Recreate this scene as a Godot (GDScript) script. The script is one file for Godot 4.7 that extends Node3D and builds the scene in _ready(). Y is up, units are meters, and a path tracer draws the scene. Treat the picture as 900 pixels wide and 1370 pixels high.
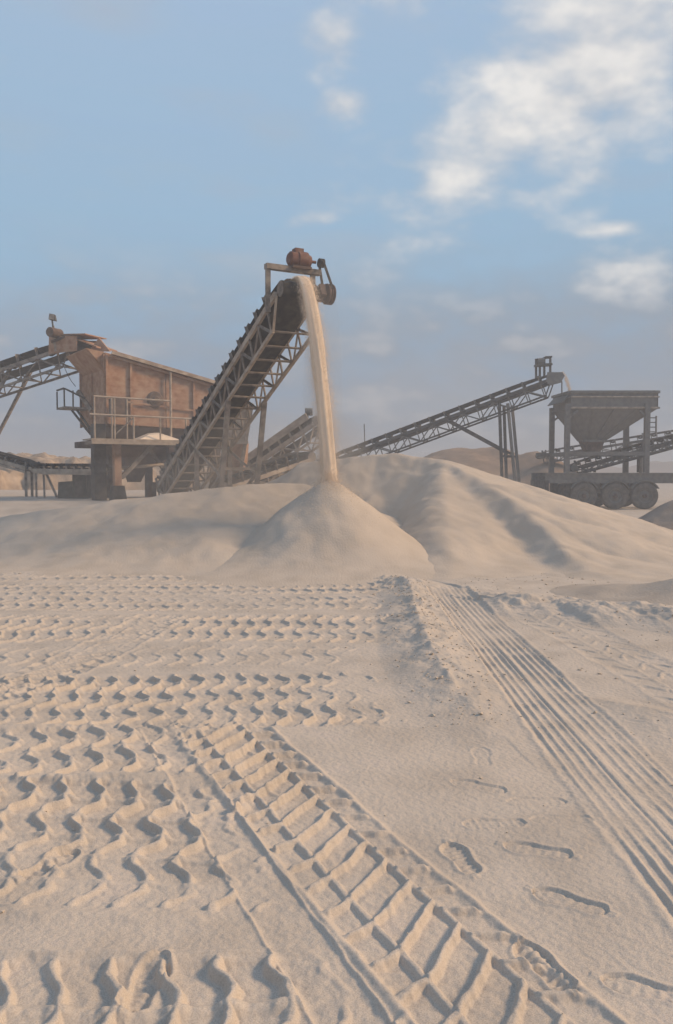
extends Node3D
# A sand quarry: conveyors, a screening station and a hopper trailer behind heaps of sand, wheel tracks in front.

const F := 1075.0          # focal length for a picture 1370 high
const EYE := 1.6
var PITCH := atan(53.0 / 1075.0)
var rng := RandomNumberGenerator.new()
var M := {}
var used := {}
var cam_basis: Basis
var unit_box: Mesh
var unit_tube: Mesh
var unit_angle: Mesh

# ------------------------------------------------------------------ helpers
func P(px: float, py: float, d: float) -> Vector3:
	var r := cam_basis * Vector3((px - 450.0) / F, (685.0 - py) / F, -1.0)
	return Vector3(0, EYE, 0) + r * (d / -r.z)

func numbered(n: String) -> String:
	if not used.has(n):
		used[n] = 0
		return n
	used[n] += 1
	return "%s_%03d" % [n, used[n]]

func thing(called: String, at: Vector3, label: String, category: String, group := "") -> Node3D:
	var o := Node3D.new()
	o.name = numbered(called)
	o.position = at
	add_child(o)
	o.set_meta("label", label)
	o.set_meta("category", category)
	if group != "":
		o.set_meta("group", group)
	return o

func put(parent: Node3D, called: String, mesh: Mesh, mat: Material, t := Transform3D()) -> MeshInstance3D:
	var o := MeshInstance3D.new()
	o.name = called
	o.mesh = mesh
	o.material_override = mat
	o.transform = t
	o.cast_shadow = GeometryInstance3D.SHADOW_CASTING_SETTING_ON
	parent.add_child(o, true)
	return o

func where(o: Node3D) -> Vector3:
	var p := Vector3.ZERO
	var n: Node = o
	while n is Node3D and n != self:
		p += (n as Node3D).position
		n = n.get_parent()
	return p

func beam_frame(a: Vector3, b: Vector3, w: float, h: float, upv: Vector3) -> Transform3D:
	var d := b - a
	var l := d.length()
	var z := d / l
	var u := upv
	if absf(z.dot(u)) > 0.98:
		u = Vector3(0.3, 0, 1).normalized()
	var x := u.cross(z).normalized()
	var y := z.cross(x)
	return Transform3D(Basis(x * w, y * h, z * l), (a + b) * 0.5)

func bar(parent: Node3D, called: String, a: Vector3, b: Vector3, w: float, h: float, mat: Material, upv := Vector3.UP, shape := "box") -> MeshInstance3D:
	var org := where(parent)
	var t := beam_frame(a - org, b - org, w, h, upv)
	var m := unit_box
	if shape == "tube": m = unit_tube
	elif shape == "angle": m = unit_angle
	return put(parent, called, m, mat, t)

func face(st: SurfaceTool, pts: Array, centre: Vector3) -> void:
	var mid := Vector3.ZERO
	for p in pts: mid += p
	mid /= pts.size()
	var n: Vector3 = (pts[1] - pts[0]).cross(pts[2] - pts[0])
	var out := n.dot(mid - centre) >= 0.0
	for i in range(1, pts.size() - 1):
		st.add_vertex(pts[0])
		if out:
			st.add_vertex(pts[i + 1]); st.add_vertex(pts[i])
		else:
			st.add_vertex(pts[i]); st.add_vertex(pts[i + 1])

func flat_tool() -> SurfaceTool:
	var st := SurfaceTool.new()
	st.begin(Mesh.PRIMITIVE_TRIANGLES)
	st.set_smooth_group(-1)
	return st

# a plate: polygon pts (world) with thickness along n
func plate(parent: Node3D, called: String, pts: Array, n: Vector3, mat: Material) -> MeshInstance3D:
	var org := where(parent)
	var st := flat_tool()
	var a := []
	var b := []
	var c := Vector3.ZERO
	for p in pts:
		a.append(p - org); b.append(p - org + n); c += p - org + n * 0.5
	c /= pts.size()
	face(st, a, c); face(st, b, c)
	for i in pts.size():
		var j := (i + 1) % pts.size()
		face(st, [a[i], a[j], b[j], b[i]], c)
	st.generate_normals()
	return put(parent, called, st.commit(), mat)

# a frustum between two rings of equal length
func loft(parent: Node3D, called: String, lo: Array, hi: Array, mat: Material, caps := true) -> MeshInstance3D:
	var org := where(parent)
	var st := flat_tool()
	var c := Vector3.ZERO
	var a := []
	var b := []
	for i in lo.size():
		a.append(lo[i] - org); b.append(hi[i] - org)
		c += lo[i] + hi[i] - org * 2.0
	c /= lo.size() * 2.0
	for i in lo.size():
		var j := (i + 1) % lo.size()
		face(st, [a[i], a[j], b[j], b[i]], c)
	if caps:
		face(st, a, c); face(st, b, c)
	st.generate_normals()
	return put(parent, called, st.commit(), mat)

func lathe(profile: Array, segs: int) -> ArrayMesh:   # profile of (radius, along x), closed by the caller
	var st := SurfaceTool.new()
	st.begin(Mesh.PRIMITIVE_TRIANGLES)
	st.set_smooth_group(0)
	for i in segs:
		var a0 := TAU * i / segs
		var a1 := TAU * (i + 1) / segs
		for k in profile.size() - 1:
			var p: Vector2 = profile[k]
			var q: Vector2 = profile[k + 1]
			st.set_smooth_group(k + 1)
			var v00 := Vector3(p.y, p.x * cos(a0), p.x * sin(a0))
			var v10 := Vector3(q.y, q.x * cos(a0), q.x * sin(a0))
			var v01 := Vector3(p.y, p.x * cos(a1), p.x * sin(a1))
			var v11 := Vector3(q.y, q.x * cos(a1), q.x * sin(a1))
			for v in [v00, v10, v11, v00, v11, v01]:
				st.add_vertex(v)
	st.generate_normals()
	return st.commit()

func turned(x_axis: Vector3, at: Vector3, s := 1.0) -> Transform3D:   # a lathe's x axis laid along x_axis
	var x := x_axis.normalized()
	var y := Vector3.UP
	if absf(x.dot(y)) > 0.95: y = Vector3.RIGHT
	var z := x.cross(y).normalized()
	y = z.cross(x)
	return Transform3D(Basis(x, y, z).scaled(Vector3.ONE * s), at)

# ------------------------------------------------------------------ materials
func ramp(stops: Array) -> Gradient:
	var g := Gradient.new()
	var off := PackedFloat32Array()
	var col := PackedColorArray()
	for s in stops:
		off.append(s[0]); col.append(s[1])
	g.offsets = off
	g.colors = col
	return g

func noise_tex(seed_: int, freq: float, oct: int, stops: Array, size := 512, normal := false, bump := 4.0) -> NoiseTexture2D:
	var n := FastNoiseLite.new()
	n.seed = seed_
	n.noise_type = FastNoiseLite.TYPE_SIMPLEX_SMOOTH
	n.frequency = freq
	n.fractal_octaves = oct
	n.fractal_gain = 0.55
	var t := NoiseTexture2D.new()
	t.width = size
	t.height = size
	t.seamless = true
	t.noise = n
	t.generate_mipmaps = false
	if normal:
		t.as_normal_map = true
		t.bump_strength = bump
	else:
		t.color_ramp = ramp(stops)
	return t

func L(r: float, g: float, b: float) -> Color:
	return Color(r, g, b).linear_to_srgb()

func metal(called: String, a: Color, b: Color, c: Color, seed_: int, rough := 0.75) -> StandardMaterial3D:
	var m := StandardMaterial3D.new()
	m.resource_name = called
	m.albedo_texture = noise_tex(seed_, 0.012, 5, [[0.25, a], [0.45, b], [0.6, b.lerp(c, 0.5)], [0.75, c]], 512)
	m.uv1_triplanar = true
	m.uv1_world_triplanar = true
	m.uv1_scale = Vector3.ONE * 0.6
	m.roughness = rough
	m.metallic_specular = 0.3
	return m

func sand(called: String, base: Color, dark: Color, seed_: int, rough_bump := 6.0) -> StandardMaterial3D:
	var m := StandardMaterial3D.new()
	m.resource_name = called
	m.albedo_texture = noise_tex(seed_, 0.006, 6, [[0.2, dark], [0.5, base.lerp(dark, 0.35)], [0.8, base]], 1024)
	m.uv1_triplanar = true
	m.uv1_world_triplanar = true
	m.uv1_scale = Vector3.ONE * 0.23
	m.detail_enabled = true
	m.detail_blend_mode = BaseMaterial3D.BLEND_MODE_MUL
	m.detail_albedo = noise_tex(seed_ + 7, 0.18, 3, [[0.2, Color(0.84, 0.83, 0.82)], [0.55, Color(0.97, 0.97, 0.97)], [0.8, Color(1, 1, 1)]], 1024)
	m.detail_uv_layer = BaseMaterial3D.DETAIL_UV_2
	m.uv2_triplanar = true
	m.uv2_world_triplanar = true
	m.uv2_scale = Vector3.ONE * 0.8
	m.normal_enabled = true
	m.normal_texture = noise_tex(seed_ + 3, 0.09, 4, [], 1024, true, rough_bump)
	m.normal_scale = 0.22
	m.roughness = 1.0
	m.metallic_specular = 0.08
	return m

func make_materials() -> void:
	M.sand = sand("pale sand", L(0.60, 0.52, 0.44), L(0.505, 0.437, 0.368), 11)
	M.pile = sand("fresh sand", L(0.60, 0.51, 0.42), L(0.52, 0.44, 0.36), 31)
	M.dark_sand = sand("grey brown gravel sand", L(0.34, 0.285, 0.24), L(0.24, 0.20, 0.17), 51, 12.0)
	M.grey_sand = sand("grey sand", L(0.50, 0.43, 0.36), L(0.41, 0.35, 0.295), 61)
	M.far_sand = sand("red brown sand", L(0.36, 0.26, 0.19), L(0.25, 0.18, 0.135), 71)
	M.cliff = sand("broken limestone", L(0.60, 0.46, 0.33), L(0.27, 0.195, 0.135), 91, 10.0)
	var g := StandardMaterial3D.new()
	g.resource_name = "falling sand grains"
	g.albedo_color = L(0.80, 0.665, 0.525)
	g.roughness = 1.0
	g.metallic_specular = 0.05
	M.grain = g
	M.clod = g.duplicate()
	M.clod.albedo_color = L(0.53, 0.44, 0.35)
	M.rust = metal("rusty orange sheet", L(0.27, 0.135, 0.075), L(0.36, 0.20, 0.125), L(0.42, 0.28, 0.19), 5)
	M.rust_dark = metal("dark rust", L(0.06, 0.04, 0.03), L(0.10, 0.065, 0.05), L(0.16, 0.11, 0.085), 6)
	M.dusty = metal("dusty steel", L(0.12, 0.10, 0.085), L(0.20, 0.165, 0.14), L(0.34, 0.28, 0.23), 7)
	M.pale = metal("steel under pale dust", L(0.26, 0.20, 0.155), L(0.36, 0.29, 0.23), L(0.46, 0.38, 0.30), 8)
	M.steel = metal("weathered dark steel", L(0.035, 0.034, 0.034), L(0.06, 0.056, 0.053), L(0.11, 0.10, 0.09), 9)
	M.grey = metal("grey painted steel", L(0.135, 0.13, 0.124), L(0.155, 0.148, 0.14), L(0.19, 0.178, 0.165), 10)
	M.rubber = metal("rubber belt", L(0.022, 0.021, 0.02), L(0.04, 0.036, 0.033), L(0.09, 0.075, 0.06), 12, 0.9)
	M.tyre = metal("dusty tyre", L(0.09, 0.082, 0.074), L(0.115, 0.104, 0.093), L(0.16, 0.14, 0.12), 13, 0.95)
	M.motor = metal("red brown motor paint", L(0.13, 0.05, 0.035), L(0.16, 0.075, 0.055), L(0.22, 0.14, 0.11), 14)
	M.green = metal("dark green paint", L(0.03, 0.04, 0.035), L(0.05, 0.06, 0.05), L(0.09, 0.095, 0.08), 15)

# ------------------------------------------------------------------ sky
func make_sky() -> ImageTexture:
	var w := 3072
	var h := 1536
	var n1 := FastNoiseLite.new()
	n1.seed = 3
	n1.noise_type = FastNoiseLite.TYPE_SIMPLEX_SMOOTH
	n1.frequency = 1.0
	n1.fractal_octaves = 6
	n1.fractal_gain = 0.58
	var n2 := FastNoiseLite.new()
	n2.seed = 8
	n2.noise_type = FastNoiseLite.TYPE_SIMPLEX_SMOOTH
	n2.frequency = 1.0
	n2.fractal_octaves = 4
	# cloud masses: azimuth, elevation, half length, half height, tilt, weight
	var blobs := [
		[18.5, 26.5, 9.5, 5.6, 36.0, 0.95], [11.0, 21.5, 9.0, 3.4, 30.0, 0.74], [24.0, 31.0, 8.0, 7.0, 30.0, 0.95],
		[-0.2, 27.4, 1.8, 1.7, 0.0, 0.75], [0.2, 24.0, 1.9, 0.9, 0.0, 0.85], [-1.8, 17.2, 2.6, 0.8, 8.0, 0.72],
		[18.6, 15.8, 2.2, 0.5, 0.0, 0.5], [8.0, 16.5, 5.0, 1.3, 0.0, 0.42], [20.0, 13.0, 6.0, 1.6, 0.0, 0.42], [13.0, 9.9, 1.0, 0.5, 0.0, 0.45], [21.0, 12.4, 1.2, 0.5, 0.0, 0.5],
		[-12.0, 11.2, 6.0, 0.5, 0.0, 0.3], [6.0, 30.5, 4.0, 1.6, 0.0, 0.4], [-40.0, 26.0, 11.0, 4.5, 20.0, 0.8], [-75.0, 18.0, 9.0, 3.0, -15.0, 0.7],
		[55.0, 22.0, 12.0, 5.0, 20.0, 0.9], [95.0, 30.0, 12.0, 5.0, 20.0, 0.85], [140.0, 20.0, 12.0, 4.0, 0.0, 0.8], [-130.0, 26.0, 12.0, 5.0, 10.0, 0.85],
		[-165.0, 15.0, 10.0, 3.0, 0.0, 0.7], [-20.0, 42.0, 10.0, 4.0, 25.0, 0.7], [70.0, 48.0, 14.0, 6.0, 0.0, 0.7], [180.0, 45.0, 14.0, 6.0, 0.0, 0.7], [-95.0, 48.0, 14.0, 6.0, 0.0, 0.7]]
	for b in blobs:
		b.append(cos(deg_to_rad(b[4]))); b.append(sin(deg_to_rad(b[4])))
	var data := PackedByteArray()
	data.resize(w * h * 3)
	data.fill(150)
	var hor := Vector3(0.235, 0.275, 0.34)
	var low := Vector3(0.255, 0.34, 0.45)
	var mid := Vector3(0.295, 0.455, 0.615)
	var top := Vector3(0.345, 0.47, 0.635)
	var zen := Vector3(0.24, 0.385, 0.62)
	for j in h / 2 + 20:
		var el := 90.0 - (j + 0.5) * 180.0 / h
		var e := deg_to_rad(el)
		var ce := cos(e)
		var se := sin(e)
		var base: Vector3
		if el < 6.0: base = hor.lerp(low, clampf(el / 6.0, 0, 1))
		elif el < 14.0: base = low.lerp(mid, (el - 6.0) / 8.0)
		elif el < 32.0: base = mid.lerp(top, (el - 14.0) / 18.0)
		else: base = top.lerp(zen, (el - 32.0) / 58.0)
		var rowb := []
		for b in blobs:
			if absf(el - b[1]) < 3.0 * maxf(b[2] * absf(b[7]) + b[3], b[3]):
				rowb.append(b)
		for i in w:
			var az := (i + 0.5) * 360.0 / w
			if az > 180.0: az -= 360.0
			var a := deg_to_rad(az)
			var dx := ce * sin(a)
			var dz := -ce * cos(a)
			var nn := n1.get_noise_3d(dx * 6.5 + se * 2.0, se * 14.0, dz * 6.5)
			var m := 0.0
			for b in rowb:
				var p: float = az - b[0]
				if p > 180.0: p -= 360.0
				elif p < -180.0: p += 360.0
				p *= ce
				var q: float = el - b[1]
				var u: float = (p * b[6] + q * b[7]) / b[2]
				var v: float = (q * b[6] - p * b[7]) / b[3]
				var r := u * u + v * v
				if r < 9.0:
					m = maxf(m, b[5] * exp(-r * 0.75))
			var c := smoothstep(0.16, 1.0, m + nn * 0.68 * smoothstep(0.0, 0.25, m + 0.06))
			var wisp := smoothstep(-0.1, 0.75, n2.get_noise_3d(dx * 3.0 + 5.0, se * 11.0, dz * 3.0)) * 0.38
			# the low bank of haze cloud, streaky
			var bank := smoothstep(17.5, 8.5, el) * smoothstep(-0.55, 0.5, nn + 0.35 * sin(a * 2.0 + 0.35)) * 0.75
			var col := base
			col = col.lerp(Vector3(0.415, 0.435, 0.475), wisp)
			col = col.lerp(Vector3(0.31, 0.335, 0.38).lerp(Vector3(0.46, 0.455, 0.47), smoothstep(0.0, 0.5, nn)), bank)
			var shade := clampf(0.5 + nn * 1.1 + (m - 0.6) * 0.9, 0.0, 1.0)
			col = col.lerp(Vector3(0.47, 0.475, 0.505).lerp(Vector3(0.84, 0.81, 0.775), shade), c * 0.92)
			var cc := Color(col.x, col.y, col.z).linear_to_srgb()
			var k := (j * w + i) * 3
			data[k] = int(clampf(cc.r, 0, 1) * 255.0)
			data[k + 1] = int(clampf(cc.g, 0, 1) * 255.0)
			data[k + 2] = int(clampf(cc.b, 0, 1) * 255.0)
	var im := Image.create_from_data(w, h, false, Image.FORMAT_RGB8, data)
	return ImageTexture.create_from_image(im)

# ------------------------------------------------------------------ ground
var GD := PackedFloat32Array()      # depth of each row
var GW := PackedFloat32Array()      # half width of each row's fine part
var GT := PackedFloat32Array()      # column parameter: -1..1 fine, outside coarse
var GH := PackedFloat32Array()      # heights
var NC := 0
var NR := 0
var nz_big := FastNoiseLite.new()
var nz_mid := FastNoiseLite.new()
var nz_fine := FastNoiseLite.new()

func gx(r: int, c: int) -> float:
	var t := GT[c]
	var w := GW[r]
	if t > 1.0: return w + (t - 1.0) * (t - 1.0) * (260.0 + w)
	if t < -1.0: return -w - (t + 1.0) * (t + 1.0) * (260.0 + w)
	return t * w

func base_ground(x: float, d: float) -> float:
	var y := 0.0
	# the plant stands on a slightly higher pad at the left
	y += 0.8 * smoothstep(17.0, 22.5, d) * smoothstep(2.0, -3.0, x) * smoothstep(60.0, 34.0, d)
	y += 0.1 * smoothstep(15.0, 30.0, d) * smoothstep(2.0, 6.0, x)
	y += 0.2 * smoothstep(45.0, 90.0, d)
	return y

func band(v: float, c: float, half: float, soft: float) -> float:
	return smoothstep(half + soft, half, absf(v - c))

# imprint of a loader tyre: long slanted blocks in the middle, short ones at both shoulders
func tread_loader(u: float, v: float, wob: float) -> float:
	var av := absf(v)
	var ph: float
	var edge := smoothstep(0.09, 0.02, absf(av - 0.52 + wob * 0.2)) * 0.6
	if av < 0.52:
		ph = u + v * 1.15 + wob
	else:
		ph = u + 0.42 * signf(v) + (av - 0.52) * 0.5 + wob + 0.2
	var f := ph - floorf(ph)
	var dist := minf(f, 1.0 - f)
	var ridge := 1.0 - smoothstep(0.03, 0.15, dist)
	return maxf(ridge * (1.0 if av < 0.52 else 0.85), edge)

# zigzag imprint: rows of stepped blocks
func tread_zig(u: float, v: float, rows: int, wob: float) -> float:
	var t := (v * 0.5 + 0.5) * rows
	var k := int(floorf(t))
	var g := t - k
	# the joints between the blocks step sideways half a block from row to row
	var st := smoothstep(0.22, 0.78, g)
	var zig := 0.42 * (st if k % 2 == 0 else 1.0 - st)
	var ph := u - zig + wob
	var f := ph - floorf(ph)
	var dist := minf(f, 1.0 - f)
	var ridge := 1.0 - smoothstep(0.03, 0.17, dist)
	# low walls between the rows, leaning with the joints
	var gg := minf(g, 1.0 - g)
	var sep := (1.0 - smoothstep(0.03, 0.17, gg)) * (0.35 + 0.5 * smoothstep(0.35, 0.1, dist))
	return maxf(ridge, sep)

func stamp(cx: float, cd: float, ang: float, hw: float, u0: float, u1: float, pitch: float, kind: String, depth: float, curve := 0.0, soft := 0.06, rows := 3, sink := 0.5) -> void:
	# direction u: angle 0 runs along +x, 90 away from the camera
	var ca := cos(deg_to_rad(ang))
	var sa := sin(deg_to_rad(ang))
	var reach := maxf(absf(u0), absf(u1)) * absf(sa) + hw * absf(ca) + absf(curve) * u1 * u1 + absf(curve) * u0 * u0 + 0.4
	for r in NR:
		var d := GD[r]
		if absf(d - cd) > reach or d > 40.0 or d < 1.0:
			continue
		for c in NC:
			var t := GT[c]
			if t > 1.0 or t < -1.0: continue
			var x := t * GW[r] - cx
			var dd := d - cd
			var u := x * ca + dd * sa
			if u < u0 - 0.3 or u > u1 + 0.3: continue
			var v := (-x * sa + dd * ca - curve * u * u) / hw
			if absf(v) > 1.5: continue
			var wx := x + cx
			if kind == "zig":
				v += nz_mid.get_noise_2d(wx * 0.5 + 70.0, d * 0.5) * 0.14 * minf(0.5 / hw, 1.3)
			var n := nz_mid.get_noise_2d(wx * 1.7, d * 1.7)
			var n3 := nz_fine.get_noise_2d(wx * 0.9, d * 0.9)
			var ends := smoothstep(u0 - 0.25 + n * 0.3, u0 + 0.25 + n * 0.3, u) * smoothstep(u1 + 0.25 + n * 0.4, u1 - 0.25 + n * 0.4, u)
			var m := smoothstep(1.0 + soft, 1.0 - soft, absf(v) + n3 * 0.05) * ends
			var i := r * NC + c
			var wob := n * 0.13 + n3 * 0.045
			var h := 0.0
			if kind == "loader":
				h = tread_loader(u / pitch, v, wob)
			elif kind == "zig":
				h = tread_zig(u / pitch, clampf(v, -0.999, 0.999), rows, wob)
			elif kind == "ribs":
				var q := (v * 0.5 + 0.5) * rows
				var f := q - floorf(q)
				h = smoothstep(0.0, 0.28, f) * smoothstep(0.62, 0.36, f)
				h *= 0.75 + 0.5 * n
				h = lerpf(h, 1.0, band(v, 0.04, 0.035, 0.03))
			elif kind == "smooth":
				h = 0.1 + 0.05 * n3
			# blown crumbs on the crests, weathering that varies from place to place
			var wear := clampf(0.82 + 0.8 * nz_mid.get_noise_2d(wx * 0.33 + 40.0, d * 0.33), 0.22, 1.15)
			h = (h - sink) * depth * wear + n3 * depth * 0.10
			GH[i] = lerpf(GH[i], GH[i] * 0.55 + h, m)
			# sand squeezed up along the edges
			var rim := exp(-pow((absf(v) - 1.09 + n * 0.06) / 0.075, 2.0)) * ends
			GH[i] += rim * depth * 0.38

func footprint(cx: float, cd: float, ang: float, depth: float, ribs: bool, size := 0.29) -> void:
	var ca := cos(deg_to_rad(ang))
	var sa := sin(deg_to_rad(ang))
	for r in NR:
		var d := GD[r]
		if absf(d - cd) > 0.3: continue
		for c in NC:
			var t := GT[c]
			if t > 1.0 or t < -1.0: continue
			var x := t * GW[r] - cx
			if absf(x) > 0.3: continue
			var u := (x * ca + (d - cd) * sa) / (size * 0.5)
			var v := (-x * sa + (d - cd) * ca) / (size * 0.5)
			if absf(u) > 1.4: continue
			# sole: wide ball, waist, heel
			var half := 0.33 + 0.06 * cos((u - 0.45) * 4.2)
			var e := 1.0 - pow(absf(u), 5.0)
			half *= sqrt(maxf(e, 0.0)) if e > 0.0 else 0.0
			var s := half - absf(v - 0.05 * sin(u * 2.0))
			var n3 := nz_fine.get_noise_2d((x + cx) * 1.4, d * 1.4)
			var inside := smoothstep(-0.03, 0.06, s + n3 * 0.04) if absf(u) < 1.0 else 0.0
			var i := r * NC + c
			var floor_ := -depth
			if ribs:
				floor_ += depth * 0.55 * (0.5 + 0.5 * sin(u * 26.0 + v * 5.0)) * (0.6 + n3)
			else:
				# the rim of the sole presses deeper than its middle
				floor_ = lerpf(-depth * 0.62, -depth, smoothstep(0.16, 0.05, s)) + depth * 0.22 * sin(u * 22.0 + n3) * (0.5 + n3)
			GH[i] += floor_ * inside
			var rim := smoothstep(-0.20, -0.05, s) * smoothstep(0.03, -0.03, s) if absf(u) < 1.25 else 0.0
			GH[i] += rim * depth * 0.45

func lump_line(pts: Array, left: float, right: float) -> void:
	# a ridge of pushed-up sand: pts of (x, depth, height), widths to its two sides
	for r in NR:
		var d := GD[r]
		if d > 30.0 or d < 2.0: continue
		for c in NC:
			var t := GT[c]
			if t > 1.0 or t < -1.0: continue
			var x := t * GW[r]
			var best := 0.0
			for k in pts.size() - 1:
				var a: Vector3 = pts[k]
				var b: Vector3 = pts[k + 1]
				var ab := Vector2(b.x - a.x, b.y - a.y)
				var s := clampf(Vector2(x - a.x, d - a.y).dot(ab) / ab.length_squared(), 0.0, 1.0)
				var q := Vector2(a.x, a.y) + ab * s
				var hgt := lerpf(a.z, b.z, s)
				var off := Vector2(x - q.x, d - q.y)
				var side := signf(off.cross(ab))      # +: right of the line when walking away
				var wd := right if side > 0.0 else left
				var l := off.length() / wd
				if l < 1.0:
					best = maxf(best, hgt * pow(1.0 - l, 1.25))
			if best > 0.0:
				var n := nz_mid.get_noise_2d(x * 1.3 + 9.0, d * 1.0)
				var n3 := nz_fine.get_noise_2d(x * 0.7, d * 0.5)
				GH[r * NC + c] += best * clampf(1.0 + n * 0.5, 0.4, 1.5) + best * n3 * 0.08

func ground_at(x: float, d: float) -> float:
	var r := clampi(GD.bsearch(d), 0, NR - 1)
	var c := clampi(24 + int(roundf((x / GW[r] + 1.0) * 370.0)), 0, NC - 1)
	return GH[r * NC + c]

func make_clods() -> void:
	# crumbs of caked sand that rolled off the ridges
	var xf := []
	for i in 1200:
		var x: float
		var d: float
		var big := 1.0
		if i < 700:
			d = rng.randf_range(5.0, 12.0)
			x = 0.9 + rng.randfn(0.0, 0.22)
		elif i < 1100:
			d = rng.randf_range(4.0, 13.0)
			x = rng.randf_range(1.7, 4.0)
		else:
			d = rng.randf_range(2.2, 13.0)
			x = rng.randf_range(-0.55, 0.55) * d
			big = 0.7
		var s := big * rng.randf_range(0.004, 0.010) * (1.0 + 1.6 * pow(rng.randf(), 6.0)) * (0.6 + d * 0.06)
		var b := Basis.from_euler(Vector3(rng.randf() * TAU, rng.randf() * TAU, rng.randf() * TAU)).scaled(Vector3(s, s * 0.6, s * 0.8))
		xf.append(Transform3D(b, Vector3(x, ground_at(x, d) + s * 0.25, -d)))
	var o := multi(self, "sand_clods", xf, M.clod)
	tag(o, "small clods of caked sand scattered along the ridge and tracks", "clods")

func make_ground() -> void:
	nz_big.seed = 21; nz_big.frequency = 0.22; nz_big.fractal_octaves = 3
	nz_mid.seed = 22; nz_mid.frequency = 1.6; nz_mid.fractal_octaves = 3
	nz_fine.seed = 23; nz_fine.frequency = 14.0; nz_fine.fractal_octaves = 2
	for n in [nz_big, nz_mid, nz_fine]:
		n.noise_type = FastNoiseLite.TYPE_SIMPLEX_SMOOTH
	for d in [-120.0, -70.0, -40.0, -22.0, -12.0, -6.5, -3.5, -1.5, -0.3, 0.5, 1.0, 1.2]:
		GD.append(d)
	var dd := 1.35
	while dd < 46.0:
		GD.append(dd)
		dd *= 1.0023 if dd < 14.0 else 1.006
	while dd < 3000.0:
		GD.append(dd)
		dd *= 1.09
	for k in range(24, 0, -1): GT.append(-1.0 - k / 12.0)
	var fine := 740
	for k in fine + 1: GT.append(-1.0 + 2.0 * k / fine)
	for k in range(1, 25): GT.append(1.0 + k / 12.0)
	NC = GT.size()
	NR = GD.size()
	GW.resize(NR)
	GH.resize(NR * NC)
	for r in NR:
		var d := GD[r]
		GW[r] = 0.52 * maxf(d, 1.3) + 0.5
		for c in NC:
			var x := gx(r, c)
			var h := base_ground(x, d)
			if absf(x) < 80.0 and d < 120.0 and d > -20.0:
				h += nz_big.get_noise_2d(x, d) * 0.05 + nz_mid.get_noise_2d(x * 0.5, d * 0.5) * 0.010
				if d < 20.0 and absf(x) < 14.0:
					h += nz_fine.get_noise_2d(x * 0.35, d * 0.35) * 0.0014
			GH[r * NC + c] = h
	# ridge of loose sand between the tracks, and the low bank at the right
	lump_line([Vector3(0.5, 12.3, 0.02), Vector3(0.98, 11.0, 0.12), Vector3(0.86, 8.6, 0.13), Vector3(0.80, 6.9, 0.13), Vector3(0.86, 5.7, 0.08), Vector3(1.0, 4.9, 0.02)], 0.62, 0.44)
	lump_line([Vector3(1.75, 10.6, 0.04), Vector3(2.1, 9.5, 0.14), Vector3(2.7, 8.8, 0.18), Vector3(3.3, 8.5, 0.17), Vector3(4.2, 7.4, 0.12)], 1.5, 0.6)
	lump_line([Vector3(1.85, 5.6, 0.02), Vector3(2.2, 5.1, 0.06), Vector3(2.7, 5.05, 0.06)], 0.25, 0.6)
	# wheel tracks running across the picture, the far ones first
	stamp(-2.6, 12.2, 3.0, 0.50, -5.5, 2.2, 0.2, "zig", 0.0178, 0.0, 0.1, 4)
	stamp(-2.4, 10.9, 4.0, 0.55, -5.5, 3.2, 0.18, "zig", 0.0237, 0.006, 0.08, 5)
	stamp(-2.8, 9.75, 1.5, 0.48, -4.5, 3.2, 0.18, "zig", 0.0222, 0.0, 0.08, 4)
	stamp(-1.8, 8.2, -1.0, 0.72, -4.5, 2.2, 0.175, "zig", 0.0266, 0.0, 0.08, 5)
	stamp(-1.6, 6.95, 0.0, 0.36, -3.2, 1.6, 0.19, "zig", 0.0148, 0.0, 0.15, 3)
	stamp(-1.4, 5.62, 2.5, 0.66, -3.0, 1.55, 0.165, "zig", 0.034, 0.01, 0.07, 6)
	stamp(-2.35, 6.3, 74.0, 0.26, -2.6, 2.6, 0.18, "loader", 0.0192, 0.05, 0.12)
	stamp(-1.9, 4.42, 14.0, 0.44, -1.8, 1.15, 0.17, "zig", 0.031, 0.0, 0.08, 4)
	stamp(-1.55, 3.45, 3.0, 0.60, -1.3, 1.12, 0.176, "zig", 0.036, -0.03, 0.06, 6)
	stamp(-0.9, 2.32, 2.0, 0.24, -1.2, 0.85, 0.172, "zig", 0.034, 0.0, 0.12, 2)
	# smooth groove and the loader track that crosses the others
	stamp(-0.42, 3.35, 113.5, 0.10, -1.6, 1.75, 1.0, "smooth", 0.020, 0.0, 0.25, 1, 0.75)
	stamp(-0.02, 3.45, 115.0, 0.262, -1.9, 1.75, 0.182, "loader", 0.036, 0.0, 0.06)
	# truck track with lengthwise ribs
	stamp(1.49, 6.6, 90.0, 0.275, -6.0, 4.2, 1.0, "ribs", 0.019, 0.0, 0.06, 9, 0.75)
	stamp(2.55, 6.2, 96.0, 0.30, -1.5, 3.2, 0.3, "zig", 0.0104, 0.0, 0.25, 3)
	# shoe prints
	for f in [[0.83, 4.51, 80.0, 0.006, false], [0.735, 4.09, 150.0, 0.010, false], [0.99, 3.9, 176.0, 0.008, false], [0.73, 3.65, 178.0, 0.010, true], [0.865, 3.38, 152.0, 0.014, false],
			[0.525, 3.33, 100.0, 0.018, true], [0.885, 2.975, 140.0, 0.014, false], [0.68, 2.565, 105.0, 0.024, true], [0.98, 2.44, 150.0, 0.014, false], [-0.6, 2.45, 78.0, 0.02, true], [-1.17, 3.22, 60.0, 0.02, true], [1.05, 3.68, 175.0, 0.006, false]]:
		footprint(f[0], f[1], f[2], f[3] * 0.72, f[4])
	make_clods()
	# commit
	var vs := PackedVector3Array()
	var ns := PackedVector3Array()
	vs.resize(NR * NC)
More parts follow.
